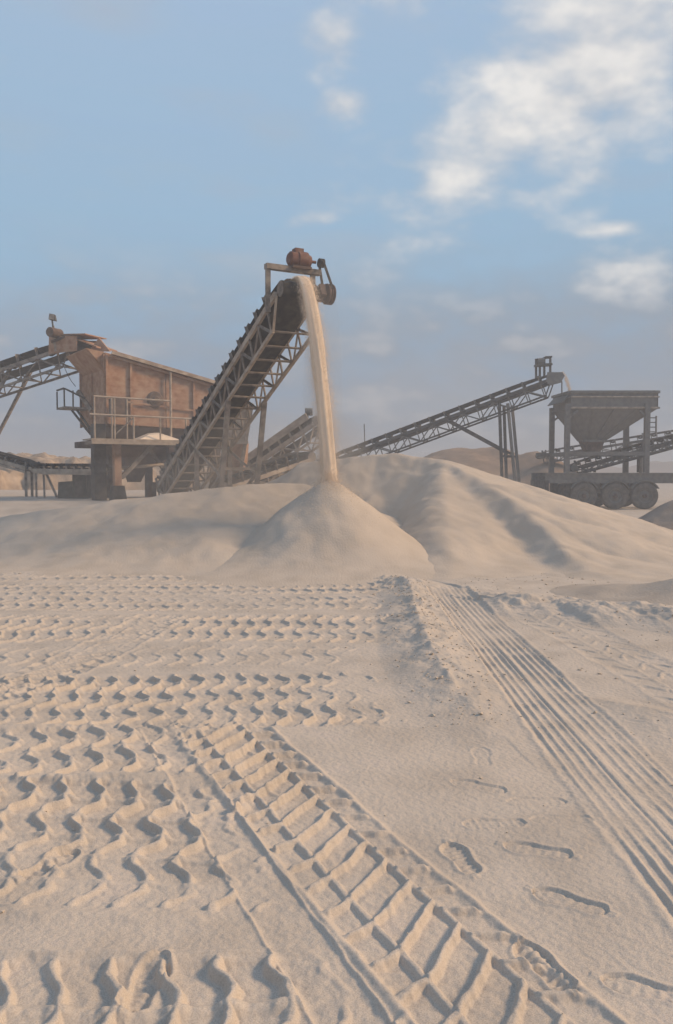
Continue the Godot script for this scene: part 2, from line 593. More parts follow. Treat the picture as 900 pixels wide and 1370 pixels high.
	ns.resize(NR * NC)
	for r in NR:
		for c in NC:
			vs[r * NC + c] = Vector3(gx(r, c), GH[r * NC + c], -GD[r])
	for r in NR:
		var r0 := maxi(r - 1, 0)
		var r1 := mini(r + 1, NR - 1)
		for c in NC:
			var c0 := maxi(c - 1, 0)
			var c1 := mini(c + 1, NC - 1)
			ns[r * NC + c] = (vs[r * NC + c1] - vs[r * NC + c0]).cross(vs[r1 * NC + c] - vs[r0 * NC + c]).normalized()
	var ix := PackedInt32Array()
	ix.resize((NR - 1) * (NC - 1) * 6)
	var k := 0
	for r in NR - 1:
		for c in NC - 1:
			var a := r * NC + c
			ix[k] = a; ix[k + 1] = a + NC; ix[k + 2] = a + 1
			ix[k + 3] = a + 1; ix[k + 4] = a + NC; ix[k + 5] = a + NC + 1
			k += 6
	var arr := []
	arr.resize(Mesh.ARRAY_MAX)
	arr[Mesh.ARRAY_VERTEX] = vs
	arr[Mesh.ARRAY_NORMAL] = ns
	arr[Mesh.ARRAY_INDEX] = ix
	var me := ArrayMesh.new()
	me.add_surface_from_arrays(Mesh.PRIMITIVE_TRIANGLES, arr)
	var o := put(self, "ground", me, M.sand)
	o.set_meta("kind", "structure")

# ------------------------------------------------------------------ heaps and hills
# ridges: array of [points of (x, depth, height), slope left, slope right]; left and right when walking along the points
func heap_height(ridges: Array, x: float, d: float, round_: float) -> float:
	var best := -100.0
	for rd in ridges:
		var pts: Array = rd[0]
		var mine := -100.0
		for k in maxi(pts.size() - 1, 1):
			var a: Vector3 = pts[k]
			var b: Vector3 = pts[mini(k + 1, pts.size() - 1)]
			var ab := Vector2(b.x - a.x, b.y - a.y)
			var s := 0.0
			var before := false
			var raw := 0.0
			if ab.length_squared() > 0.0:
				s = Vector2(x - a.x, d - a.y).dot(ab) / ab.length_squared()
				before = k == 0 and s < 0.0 and rd.size() > 3
				raw = s
				s = clampf(s, 0.0, 1.0)
			var off := Vector2(x - a.x, d - a.y) - ab * s
			# beyond an end the slope turns smoothly from one side's to the other's
			var turn := 0.0
			if ab.length_squared() > 0.0 and off.length_squared() > 0.0:
				turn = off.cross(ab) / (off.length() * ab.length())
			var sl := lerpf(rd[1], rd[2], smoothstep(-1.0, 1.0, turn))
			if before: sl = lerpf(sl, rd[3], smoothstep(0.0, 0.75, -raw * ab.length() / maxf(off.length(), 0.001)))
			var l := sqrt(off.length_squared() + round_ * round_) - round_
			mine = maxf(mine, lerpf(a.z, b.z, s) - l * sl)
		# smooth maximum between ridges
		var kk := 0.12
		var hmix := clampf(0.5 + 0.5 * (mine - best) / kk, 0.0, 1.0)
		best = lerpf(best, mine, hmix) + kk * hmix * (1.0 - hmix) if best > -50.0 else mine
	return best

func heap(called: String, ridges: Array, x0: float, x1: float, d0: float, d1: float, step: float, mat: Material, rough: float, round_ := 0.12, toe := 0.30) -> MeshInstance3D:
	var nx := int((x1 - x0) / step) + 1
	var nd := int((d1 - d0) / step) + 1
	var hs := PackedFloat32Array()
	hs.resize(nx * nd)
	var ox := (x0 + x1) * 0.5
	var od := (d0 + d1) * 0.5
	var oy := base_ground(ox, od)
	for j in nd:
		for i in nx:
			var x := x0 + i * step
			var d := d0 + j * step
			var g := base_ground(x, d)
			var n := nz_mid.get_noise_2d(x * 0.55 + 3.0, d * 0.55)
			var n2 := nz_fine.get_noise_2d(x * 0.16, d * 0.16)
			var h := heap_height(ridges, x + n * 0.07, d + n * 0.06, round_) + n * rough + n2 * rough * 0.22
			# the toe runs out softly into the ground, then dips below it
			var over := h - g
			if over < toe:
				over = toe * exp((over - toe) / toe)
			var edge := minf(minf(x - x0, x1 - x), minf(d - d0, d1 - d))
			over = over * smoothstep(0.0, 0.5, edge) - 0.055
			hs[j * nx + i] = g + over
	var vs := PackedVector3Array()
	var ns := PackedVector3Array()
	vs.resize(nx * nd)
	ns.resize(nx * nd)
	for j in nd:
		for i in nx:
			vs[j * nx + i] = Vector3(x0 + i * step - ox, hs[j * nx + i] - oy, -(d0 + j * step) + od)
	for j in nd:
		for i in nx:
			var a := vs[j * nx + mini(i + 1, nx - 1)] - vs[j * nx + maxi(i - 1, 0)]
			var b := vs[mini(j + 1, nd - 1) * nx + i] - vs[maxi(j - 1, 0) * nx + i]
			ns[j * nx + i] = a.cross(b).normalized()
	var ix := PackedInt32Array()
	for j in nd - 1:
		for i in nx - 1:
			var a := j * nx + i
			# leave out what lies under the ground
			var lowest := -0.05
			if hs[a] - base_ground(x0 + i * step, d0 + j * step) < lowest and hs[a + nx + 1] - base_ground(x0 + (i + 1) * step, d0 + (j + 1) * step) < lowest:
				continue
			ix.append_array([a, a + nx, a + 1, a + 1, a + nx, a + nx + 1])
	var arr := []
	arr.resize(Mesh.ARRAY_MAX)
	arr[Mesh.ARRAY_VERTEX] = vs
	arr[Mesh.ARRAY_NORMAL] = ns
	arr[Mesh.ARRAY_INDEX] = ix
	var me := ArrayMesh.new()
	me.add_surface_from_arrays(Mesh.PRIMITIVE_TRIANGLES, arr)
	return put(self, numbered(called), me, mat, Transform3D(Basis(), Vector3(ox, oy, -od)))

func tag(o: Node, label: String, category: String, group := "") -> void:
	o.set_meta("label", label)
	o.set_meta("category", category)
	if group != "": o.set_meta("group", group)

func make_heaps() -> void:
	var g := "heaps of sand below the conveyors"
	var o := heap("sand_heap", [[[Vector3(-0.13, 14.35, 1.52)], 0.74, 0.74]], -3.9, 3.8, 10.8, 18.2, 0.05, M.pile, 0.02, 0.12, 0.55)
	tag(o, "sharp cone of fresh sand right under the falling sand stream", "sand heap", g)
	o = heap("sand_bank", [[[Vector3(-13.0, 17.6, 0.3), Vector3(-9.5, 17.0, 0.55), Vector3(-6.9, 16.5, 0.74), Vector3(-4.9, 16.5, 1.03), Vector3(-3.4, 16.4, 1.22), Vector3(-2.2, 16.5, 1.36), Vector3(-1.5, 16.7, 1.42), Vector3(-0.8, 17.0, 1.42)], 0.62, 0.35]], -13.5, 2.2, 12.0, 20.0, 0.06, M.pile, 0.03, 0.2)
	tag(o, "long low bank of sand in front of the rusty screening station", "sand bank", g)
	o = heap("sand_dune", [
		[[Vector3(-0.8, 20.0, 1.9), Vector3(0.4, 19.6, 2.05), Vector3(1.4, 19.4, 2.12), Vector3(2.45, 18.6, 1.93)], 0.5, 0.74],
		[[Vector3(2.45, 18.6, 1.93), Vector3(4.28, 18.4, 1.40), Vector3(5.96, 18.3, 0.76), Vector3(7.8, 18.2, 0.12)], 0.5, 0.30, 0.75],
		[[Vector3(2.45, 18.4, 1.92), Vector3(3.1, 16.8, 1.45), Vector3(3.62, 15.3, 0.95), Vector3(3.85, 13.8, 0.42), Vector3(3.95, 12.4, 0.02)], 0.26, 0.85]],
		-5.0, 10.5, 11.2, 24.0, 0.065, M.pile, 0.045, 0.1)
	tag(o, "broad dune of sand with a curved sunlit crest right of the cone", "sand heap", g)
	o = heap("gravel_heap", [[[Vector3(9.4, 21.5, 1.0), Vector3(11.0, 21.5, 1.1)], 0.55, 0.55]], 6.5, 13.5, 18.5, 24.5, 0.07, M.dark_sand, 0.06, 0.2)
	tag(o, "dark heap of gravel in front of the trailer's last wheel", "gravel heap")
	o = heap("gravel_heap", [[[Vector3(3.75, 10.3, 0.2), Vector3(4.4, 9.9, 0.36), Vector3(5.6, 9.7, 0.5), Vector3(7.5, 9.7, 0.5)], 0.4, 0.42]], 2.4, 9.0, 7.6, 12.0, 0.05, M.grey_sand, 0.03, 0.2)
	tag(o, "low grey heap at the right edge beside the ribbed truck track", "gravel heap")

func hill(x0: float, x1: float, d0: float, d1: float, step: float, f: Callable, mat: Material) -> void:
	var nx := int((x1 - x0) / step) + 1
	var nd := int((d1 - d0) / step) + 1
	var vs := PackedVector3Array()
	var ns := PackedVector3Array()
	vs.resize(nx * nd)
	ns.resize(nx * nd)
	for j in nd:
		for i in nx:
			var x := x0 + i * step
			var d := d0 + j * step
			vs[j * nx + i] = Vector3(x, f.call(x, d), -d)
	for j in nd:
		for i in nx:
			var a := vs[j * nx + mini(i + 1, nx - 1)] - vs[j * nx + maxi(i - 1, 0)]
			var b := vs[mini(j + 1, nd - 1) * nx + i] - vs[maxi(j - 1, 0) * nx + i]
			ns[j * nx + i] = a.cross(b).normalized()
	var ix := PackedInt32Array()
	for j in nd - 1:
		for i in nx - 1:
			var a := j * nx + i
			ix.append_array([a, a + nx, a + 1, a + 1, a + nx, a + nx + 1])
	var arr := []
	arr.resize(Mesh.ARRAY_MAX)
	arr[Mesh.ARRAY_VERTEX] = vs
	arr[Mesh.ARRAY_NORMAL] = ns
	arr[Mesh.ARRAY_INDEX] = ix
	var me := ArrayMesh.new()
	me.add_surface_from_arrays(Mesh.PRIMITIVE_TRIANGLES, arr)
	var o := put(self, numbered("hill"), me, mat)
	o.set_meta("kind", "structure")

func make_hills() -> void:
	# broken quarry face at the left, mounds behind the long conveyor, low rise at the right
	hill(-70, 2, 38, 56, 0.3, func(x: float, d: float) -> float:
		var n := nz_big.get_noise_2d(x * 0.9, d * 0.9)
		var n2 := nz_mid.get_noise_2d(x * 0.4, d * 0.4)
		var toe := 40.0 + n * 2.4 + n2 * 1.4
		var h := (2.15 + nz_big.get_noise_2d(x * 0.5 + 7.0, 3.0) * 0.35 + n2 * 0.3) * (0.62 * smoothstep(toe, toe + 1.2, d) + 0.38 * smoothstep(toe + 1.4, toe + 3.0, d)) * smoothstep(56.0, 51.0, d) * smoothstep(1.0, -6.0, x)
		return base_ground(x, d) - 0.25 + h + n2 * 0.15, M.cliff)
	hill(0, 26, 38, 60, 0.3, func(x: float, d: float) -> float:
		var n := nz_big.get_noise_2d(x * 0.6 + 20.0, d * 0.6)
		var n2 := nz_mid.get_noise_2d(x * 0.3, d * 0.3)
		var e := Vector2((x - 7.6) / 7.6, (d - 47.0) / 8.0).length()
		var e2 := Vector2((x - 11.0) / 3.4, (d - 44.0) / 5.0).length()
		var h := maxf(3.2 * (1.0 - e * e), 2.9 * (1.0 - e2 * e2)) + n * 0.5 + n2 * 0.16
		return base_ground(x, d) - 0.4 + maxf(h, -0.3) * smoothstep(0.0, 2.0, minf(minf(x, 26.0 - x), minf(d - 38.0, 60.0 - d))), M.far_sand)
	hill(25, 170, 150, 200, 2.0, func(x: float, d: float) -> float:
		var n := nz_big.get_noise_2d(x * 0.2, d * 0.2)
		var n2 := nz_mid.get_noise_2d(x * 0.1, d * 0.1)
		return base_ground(x, d) - 0.5 + maxf(0.0, 3.0 + n * 2.6 + n2 * 0.6) * smoothstep(150.0, 165.0, d) * smoothstep(200.0, 185.0, d) * smoothstep(25.0, 45.0, x), M.far_sand)

# ------------------------------------------------------------------ conveyors
func belt_mesh(parent: Node3D, tail: Vector3, head: Vector3, W: float, side: Vector3, up: Vector3, r: float) -> void:
	var org := where(parent)
	var dir := (head - tail).normalized()
	var st := SurfaceTool.new()
	st.begin(Mesh.PRIMITIVE_TRIANGLES)
	st.set_smooth_group(0)
	# carrying side troughed, return side flat, round both drums
	var secs := []
	var hw := W * 0.42
	var n := 14
	for k in n + 1:
		var p := tail.lerp(head, float(k) / n) - org
		var tr := clampf(minf(k, n - k) / 1.5, 0.0, 1.0) * 0.10
		secs.append([p - side * hw + up * (r + tr), p - side * hw * 0.4 + up * r, p + side * hw * 0.4 + up * r, p + side * hw + up * (r + tr)])
	for k in range(1, 8):
		var a := PI * k / 8.0
		var p := head - org + dir * sin(a) * r + up * cos(a) * r
		secs.append([p - side * hw, p - side * hw * 0.4, p + side * hw * 0.4, p + side * hw])
	for k in n + 1:
		var p := head.lerp(tail, float(k) / n) - org - up * (r + 0.02 * sin(PI * k * 4.0 / n))
		secs.append([p - side * hw, p - side * hw * 0.4, p + side * hw * 0.4, p + side * hw])
	for k in range(1, 8):
		var a := PI * k / 8.0
		var p := tail - org - dir * sin(a) * r - up * cos(a) * r
		secs.append([p - side * hw, p - side * hw * 0.4, p + side * hw * 0.4, p + side * hw])
	for k in secs.size():
		var s: Array = secs[k]
		var t: Array = secs[(k + 1) % secs.size()]
		for q in 3:
			for v in [s[q], t[q], t[q + 1], s[q], t[q + 1], s[q + 1]]:
				st.add_vertex(v)
	st.generate_normals()
	put(parent, "belt", st.commit(), M.rubber)

func conveyor(called: String, tail: Vector3, head: Vector3, W: float, depth: float, bays: int, label: String, frame: Material, web: Material, base_y: float, stand := 1.0) -> Node3D:
	var t := thing(called, Vector3((tail.x + head.x) * 0.5, base_y, (tail.z + head.z) * 0.5), label, "conveyor", "belt conveyors of the sand plant")
	var dir := (head - tail).normalized()
	var side := dir.cross(Vector3.UP).normalized()
	var up := side.cross(dir)
	var len := (head - tail).length()
	var r := 0.16 if stand > 0.6 else 0.07
	belt_mesh(t, tail, head, W, side, up, r)
	var drum := lathe([Vector2(0.0, -0.5), Vector2(1.0, -0.5), Vector2(1.0, 0.5), Vector2(0.0, 0.5)], 20)
	for q in [tail, head]:
		var tf := Transform3D(Basis(side * W * 0.86, up * (r - 0.01), dir * (r - 0.01)), q - t.position)
		put(t, "drum", drum, web, tf)
	var s0 := tail + dir * 0.25
	var s1 := head - dir * 0.1
	for s in [-1.0, 1.0]:
		var o: Vector3 = side * W * 0.5 * s
		bar(t, "stringer", s0 + o - up * 0.06, s1 + o - up * 0.06, 0.06, 0.12, frame, up)
		bar(t, "lower_chord", s0 + o - up * depth, s1 - dir * 0.4 + o - up * depth, 0.06, 0.07, frame, up)
		bar(t, "end_brace", s1 + o - up * 0.1, s1 - dir * 0.4 + o - up * depth, 0.05, 0.05, frame, up, "angle")
	var b := len - 0.8
	for k in bays + 1:
		var p := s0 + dir * (b * k / bays)
		for s in [-1.0, 1.0]:
			var o: Vector3 = side * W * 0.5 * s
			bar(t, "web_post", p + o - up * 0.1, p + o - up * depth, 0.045, 0.045, web, dir, "angle")
			if k < bays:
				var q := s0 + dir * (b * (k + 1) / bays)
				if k % 2 == 0:
					bar(t, "diagonal", p + o * 1.02 - up * 0.12, q + o * 1.02 - up * depth, 0.05, 0.04, web, side, "angle")
				else:
					bar(t, "diagonal", p + o * 1.02 - up * depth, q + o * 1.02 - up * 0.12, 0.05, 0.04, web, side, "angle")
			# stand of the carrying rollers
			bar(t, "roller_bracket", p + o * 1.04 - up * 0.02, p + o * 1.10 + up * 0.26 * stand, 0.07 * stand, 0.05, web, dir, "angle")
		bar(t, "cross_member", p - side * W * 0.5 - up * (depth - 0.045), p + side * W * 0.5 - up * (depth - 0.045), 0.05, 0.05, web, up, "angle")
		bar(t, "roller", p - side * W * 0.2 + up * (r - 0.06), p + side * W * 0.2 + up * (r - 0.06), 0.09, 0.09, M.steel, up, "tube")
		for s in [-1.0, 1.0]:
			bar(t, "roller", p + side * W * 0.22 * s + up * (r - 0.06), p + side * W * 0.5 * s + up * (r + 0.07), 0.09, 0.09, M.steel, up, "tube")
	return t

func leg_frame(t: Node3D, a: Vector3, b: Vector3, w: float, mat: Material, shape := "box") -> void:
	bar(t, "leg", a, b, w, w, mat, Vector3.UP, shape)

func drive(t: Node3D, head: Vector3, dir: Vector3, side: Vector3, W: float, s: float, mat: Material) -> void:
	# motor on a portal over the head drum, V-belts down to a pulley on the drum shaft
	var back := head - dir * 0.35
	var topy := Vector3.UP * 0.62
	var a := back - side * (W * 0.5 + 0.05) * s
	var b := back + side * (W * 0.5 + 0.05) * s
	bar(t, "portal_post", a - Vector3.UP * 0.25, a + topy, 0.09, 0.09, mat)
	bar(t, "portal_post", b - Vector3.UP * 0.25, b + topy, 0.09, 0.09, mat)
	bar(t, "portal_beam", a + topy - side * 0.05 * s, b + topy + side * 0.16 * s, 0.14, 0.1, mat)
	var mot := Node3D.new()
	mot.name = "motor"
	t.add_child(mot, true)
	mot.position = back + topy + Vector3.UP * 0.2 + side * W * 0.22 * s - t.position
	var bod := lathe([Vector2(0.0, -0.24), Vector2(0.10, -0.24), Vector2(0.145, -0.20), Vector2(0.145, -0.06), Vector2(0.165, -0.05), Vector2(0.165, 0.15), Vector2(0.13, 0.17), Vector2(0.11, 0.23), Vector2(0.03, 0.24), Vector2(0.03, 0.36), Vector2(0.0, 0.36)], 20)
	put(mot, "housing", bod, M.motor, turned(side * s, Vector3.ZERO))
	bar(mot, "terminal_box", where(mot) + Vector3(0, 0.14, 0) - side * 0.06, where(mot) + Vector3(0, 0.14, 0) + side * 0.12, 0.16, 0.14, M.motor)
	bar(mot, "foot_plate", where(mot) + Vector3(0, -0.165, 0) - side * 0.2, where(mot) + Vector3(0, -0.165, 0) + side * 0.2, 0.3, 0.05, M.rust_dark)
	var off := side * (W * 0.5 + 0.24) * s
	var pm := back + topy + Vector3.UP * 0.2 + off
	var pd := head + off
	var pul := lathe([Vector2(0.0, -0.05), Vector2(1.0, -0.05), Vector2(1.0, -0.03), Vector2(0.9, -0.015), Vector2(1.0, 0.0), Vector2(0.9, 0.015), Vector2(1.0, 0.03), Vector2(1.0, 0.05), Vector2(0.0, 0.05)], 24)
	put(t, "motor_pulley", pul, M.steel, Transform3D(Basis(side, Vector3.UP * 0.09, side.cross(Vector3.UP) * 0.09), pm - t.position))
	put(t, "drum_pulley", pul, M.rust_dark, Transform3D(Basis(side * 1.3, Vector3.UP * 0.2, side.cross(Vector3.UP) * 0.2), pd - t.position))
	var al := (pm - pd).normalized()
	var ac := al.cross(side).normalized()
	bar(t, "drive_belt", pm + ac * 0.085, pd + ac * 0.19, 0.05, 0.018, M.rubber, ac)
	bar(t, "drive_belt", pm - ac * 0.085, pd - ac * 0.19, 0.05, 0.018, M.rubber, ac)
	bar(t, "drum_shaft", head - side * (W * 0.5 + 0.1), head + side * (W * 0.5 + 0.38) * s, 0.07, 0.07, M.steel, Vector3.UP, "tube")
	bar(t, "gearbox", head + side * (W * 0.5 + 0.06) * s - dir * 0.12, head + side * (W * 0.5 + 0.06) * s + dir * 0.14, 0.12, 0.24, M.rust_dark)

var MAIN_T: Vector3
var MAIN_H: Vector3

func make_main_conveyor() -> void:
	MAIN_T = P(228, 652, 23.2)
	MAIN_H = P(398, 389, 15.6)
	var t := conveyor("stacking_conveyor", MAIN_T, MAIN_H, 0.86, 0.62, 17, "steep dusty conveyor pouring a stream of sand from its raised head", M.pale, M.dusty, base_ground(-3, 19.5), 0.75)
	var dir := (MAIN_H - MAIN_T).normalized()
	var side := dir.cross(Vector3.UP).normalized()
	var up := side.cross(dir)
	drive(t, MAIN_H, dir, side, 0.86, -1.0, M.dusty)
	# two pairs of legs under the middle, braced
	for s in [-1.0, 1.0]:
		var a: Vector3 = MAIN_T.lerp(MAIN_H, 0.66) - up * 0.62 + side * 0.43 * s
		var f: Vector3 = Vector3(a.x, base_ground(a.x, -a.z) - 0.05, a.z) + Vector3(-0.35, 0, -0.5)
		leg_frame(t, a, f, 0.11, M.dusty)
		var b: Vector3 = MAIN_T.lerp(MAIN_H, 0.40) - up * 0.62 + side * 0.43 * s
		bar(t, "brace", b, a.lerp(f, 0.52), 0.07, 0.07, M.dusty, Vector3.UP, "angle")
		var g: Vector3 = Vector3(b.x, base_ground(b.x, -b.z) - 0.05, b.z)
		leg_frame(t, b, g, 0.10, M.dusty)
		bar(t, "brace", g + Vector3.UP * 0.3, a.lerp(f, 0.5), 0.06, 0.06, M.dusty, Vector3.UP, "angle")
	bar(t, "leg_tie", MAIN_T.lerp(MAIN_H, 0.66) - up * 0.62 + Vector3(-0.18, -1.5, -0.25) - side * 0.5, MAIN_T.lerp(MAIN_H, 0.66) - up * 0.62 + Vector3(-0.18, -1.5, -0.25) + side * 0.5, 0.06, 0.06, M.dusty)
	# tail frame
	for s in [-1.0, 1.0]:
		leg_frame(t, MAIN_T + side * 0.48 * s + Vector3.UP * 0.15, Vector3((MAIN_T + side * 0.48 * s).x, 0.7, (MAIN_T + side * 0.48 * s).z), 0.12, M.rust_dark)
	# sand lying on the belt
	var st := SurfaceTool.new()
	st.begin(Mesh.PRIMITIVE_TRIANGLES)
	st.set_smooth_group(0)
	var rows := []
	for k in 61:
		var p := MAIN_T.lerp(MAIN_H, 0.06 + 0.94 * k / 60.0) - t.position
		var row := []
		for q in 7:
			var v := q / 3.0 - 1.0
			var n := nz_mid.get_noise_2d(k * 0.35, q * 0.8)
			row.append(p + side * v * 0.27 + up * (0.185 + 0.13 * (1.0 - v * v) * (0.85 + 0.4 * n)))
		rows.append(row)
	for k in 60:
		for q in 6:
			for v in [rows[k][q], rows[k + 1][q + 1], rows[k + 1][q], rows[k][q], rows[k][q + 1], rows[k + 1][q + 1]]:
				st.add_vertex(v)
	st.generate_normals()
	var o := put(self, numbered("belt_load"), st.commit(), M.grain, Transform3D(Basis(), t.position))
	tag(o, "strip of sand lying on the belt of the steep conveyor", "sand")

func make_stream() -> void:
	var dir := (MAIN_H - MAIN_T).normalized()
	var flat := Vector3(dir.x, 0, dir.z).normalized()
	var side := dir.cross(Vector3.UP).normalized()
	var up := side.cross(dir)
	var start := MAIN_H + up * 0.25 + dir * 0.06 - side * 0.05
	var t := thing("falling_sand", start, "stream of sand falling from the steep conveyor onto the sand cone", "sand stream")
	var v0 := flat * 1.38 + Vector3.UP * 0.3
	var st := SurfaceTool.new()
	st.begin(Mesh.PRIMITIVE_TRIANGLES)
	st.set_smooth_group(0)
	var T := 0.925
	var nk := 150
	var na := 40
	var rings := []
	for k in range(-14, nk + 1):
		var tt := T * k / nk
		var p := v0 * tt + Vector3.DOWN * 4.905 * tt * tt
		var wd := 0.105 + 0.042 * tt
		var th := 0.07 + 0.045 * tt
		if k < 0:      # still riding on the belt
			p = dir * (k * 0.05) + up * (0.012 * k)
			wd = 0.15 + 0.004 * absf(k)
			th = 0.06
			tt = 0.0
		var ring := []
		for a in na:
			var an := TAU * a / na
			var n := nz_mid.get_noise_3d(cos(an) * 1.1, p.y * 0.22, sin(an) * 1.1)
			var n2 := nz_fine.get_noise_3d(cos(an) * 0.35, p.y * 0.02, sin(an) * 0.35)
			var rr := 1.0 + n * 0.3 + n2 * 0.14
			ring.append(p + side * cos(an) * wd * rr + flat * sin(an) * th * rr)
		rings.append(ring)
	for k in rings.size() - 1:
		for a in na:
			var b := (a + 1) % na
			for v in [rings[k][a], rings[k + 1][b], rings[k + 1][a], rings[k][a], rings[k][b], rings[k + 1][b]]:
				st.add_vertex(v)
	st.generate_normals()
	put(t, "core", st.commit(), M.grain)
	grains(t, v0, side, flat, T, 0.14, 0.075, 60000, 0.0045)
	var bits := stepify_splash(t)
	bits.name = "splash"

func grain_mesh() -> ArrayMesh:
	var st := flat_tool()
	var p := [Vector3(1, 0, 0), Vector3(-1, 0, 0), Vector3(0, 1.5, 0), Vector3(0, -1.5, 0), Vector3(0, 0, 1), Vector3(0, 0, -1)]
	for f in [[0, 2, 4], [4, 2, 1], [1, 2, 5], [5, 2, 0], [0, 3, 4], [4, 3, 1], [1, 3, 5], [5, 3, 0]]:
		face(st, [p[f[0]], p[f[1]], p[f[2]]], Vector3.ZERO)
	st.generate_normals()
	return st.commit()

func multi(parent: Node3D, called: String, xf: Array, mat: Material) -> MultiMeshInstance3D:
	var mm := MultiMesh.new()
	mm.transform_format = MultiMesh.TRANSFORM_3D
	mm.mesh = grain_mesh()
	mm.instance_count = xf.size()
	for i in xf.size():
		mm.set_instance_transform(i, xf[i])
	var o := MultiMeshInstance3D.new()
	o.name = called
	o.multimesh = mm
	o.material_override = mat
	o.set_meta("kind", "stuff")
	parent.add_child(o, true)
	return o

func grains(t: Node3D, v0: Vector3, side: Vector3, flat: Vector3, T: float, wd: float, th: float, count: int, size: float) -> void:
	var xf := []
	for i in count:
		var tt := T * sqrt(rng.randf())
		var p := v0 * tt + Vector3.DOWN * 4.905 * tt * tt
		var q := nz_mid.get_noise_2d(p.y * 0.7, 4.0) * 0.03
		p += side * (rng.randfn(0.0, wd * (0.72 + 0.3 * tt)) * 0.75 + q) + flat * rng.randfn(0.0, th)
		var s := size * rng.randf_range(0.5, 1.2)
		xf.append(Transform3D(Basis.from_euler(Vector3(rng.randf() * TAU, rng.randf() * TAU, 0)).scaled(Vector3.ONE * s), p))
	multi(t, "grains", xf, M.grain)

func stepify_splash(t: Node3D) -> MultiMeshInstance3D:
	# grains bouncing and running down the top of the cone
	var xf := []
	var apex := Vector3(-0.13, 1.42, -14.35) - t.position
	for i in 6000:
		var a := rng.randf() * TAU
		var r := absf(rng.randfn(0.0, 0.42))
		var p := apex + Vector3(cos(a) * r, -0.70 * r + absf(rng.randfn(0.0, 0.10)) + 0.08 * exp(-r * 4.0), sin(a) * r)
		var s := 0.006 * rng.randf_range(0.5, 1.2)
		xf.append(Transform3D(Basis.from_euler(Vector3(rng.randf() * TAU, rng.randf() * TAU, 0)).scaled(Vector3.ONE * s), p))
	return multi(t, "splash", xf, M.grain)

func make_feed_conveyor() -> void:
	var head := P(108, 463, 25.6)
	var tail := P(-210, 572, 30.0)
	var t := conveyor("feed_conveyor", tail, head, 0.9, 0.6, 13, "conveyor from the left edge feeding the top of the rusty station", M.dusty, M.dusty, base_ground(-13, 28))
	var dir := (head - tail).normalized()
	var side := dir.cross(Vector3.UP).normalized()
	var up := side.cross(dir)
	for s in [-1.0, 1.0]:
		var a: Vector3 = P(30, 490, 26.8) + side * 0.45 * s
		leg_frame(t, a, Vector3(a.x - 2.6, base_ground(a.x - 2.6, -a.z), a.z - 0.6), 0.09, M.dusty)
		var b: Vector3 = tail + dir * 1.5 + side * 0.45 * s - up * 0.6
		leg_frame(t, b, Vector3(b.x, base_ground(b.x, -b.z), b.z), 0.12, M.dusty)
	# guards, motor and spout around the head
	var c := head - dir * 0.1
	plate(t, "head_guard", [c - side * 0.52 - dir * 0.75 - up * 0.1, c - side * 0.52 + dir * 0.35 - up * 0.3, c - side * 0.52 + dir * 0.45 + up * 0.15, c - side * 0.52 - dir * 0.6 + up * 0.45], side * -0.03, M.rust)
	plate(t, "head_guard", [c + side * 0.52 - dir * 0.75 - up * 0.1, c + side * 0.52 + dir * 0.35 - up * 0.3, c + side * 0.52 + dir * 0.45 + up * 0.15, c + side * 0.52 - dir * 0.6 + up * 0.45], side * 0.03, M.rust)
	plate(t, "hood", [c - side * 0.5 - dir * 0.4 + up * 0.42, c + side * 0.5 - dir * 0.4 + up * 0.42, c + side * 0.5 + dir * 0.75 + up * 0.12, c - side * 0.5 + dir * 0.75 + up * 0.12], up * 0.03, M.rust)
	var k := P(143, 468, 25.2)
	plate(t, "spout", [c - side * 0.45 + dir * 0.3 + up * 0.1, c + side * 0.45 + dir * 0.3 + up * 0.1, k + side * 0.5 + Vector3.UP * 0.0, k - side * 0.5], Vector3.UP * 0.04, M.rust)
	plate(t, "spout_cheek", [P(118, 470, 25.0), P(132, 452, 25.0), P(147, 470, 24.9)], Vector3(0.02, 0, -0.05), M.rust)
	var mp := P(80, 447, 25.4)
	bar(t, "motor", mp, mp + side * 0.45, 0.3, 0.3, M.rust_dark, up, "tube")
	for q in [[74, 470, 71, 436], [80, 470, 78, 440], [92, 476, 84, 452]]:
		bar(t, "guard_post", P(q[0], q[1], 25.3), P(q[2], q[3], 25.3), 0.07, 0.07, M.pale)
	bar(t, "motor_base", P(70, 458, 25.3), P(96, 449, 25.3), 0.3, 0.06, M.rust_dark)
	# lamp on a post
	var l := thing("flood_lamp", P(71, 438, 25.2), "small flood lamp on a post above the feed conveyor head", "lamp")
	bar(l, "post", P(71, 440, 25.2), P(69, 424, 25.2), 0.05, 0.05, M.steel, Vector3.UP, "tube")
	var q := P(69.5, 425.5, 25.2)
	loft(l, "housing", [q + Vector3(-0.09, -0.05, 0.06), q + Vector3(0.12, -0.09, 0.06), q + Vector3(0.12, -0.09, -0.1), q + Vector3(-0.09, -0.05, -0.1)], [q + Vector3(-0.07, 0.13, 0.05), q + Vector3(0.09, 0.1, 0.05), q + Vector3(0.09, 0.1, -0.08), q + Vector3(-0.07, 0.13, -0.08)], M.steel)
	bar(l, "front_glass", q + Vector3(0.0, -0.05, 0.065), q + Vector3(0.01, 0.11, 0.06), 0.14, 0.012, M.pale, Vector3(0, 0, 1))
	# slack cable to the landing
	var cb := thing("cable", P(118, 520, 24.6), "thin slack cable hanging from the feed conveyor head to the landing", "cable")
	var prev := P(81, 478, 25.2)
	for i in range(1, 9):
		var s := i / 8.0
		var nx := P(lerpf(81, 101, s), lerpf(478, 517, s) + 5.0 * sin(PI * s), 25.2)
		bar(cb, "cable_length", prev, nx, 0.02, 0.02, M.steel, Vector3.UP, "tube")
		prev = nx

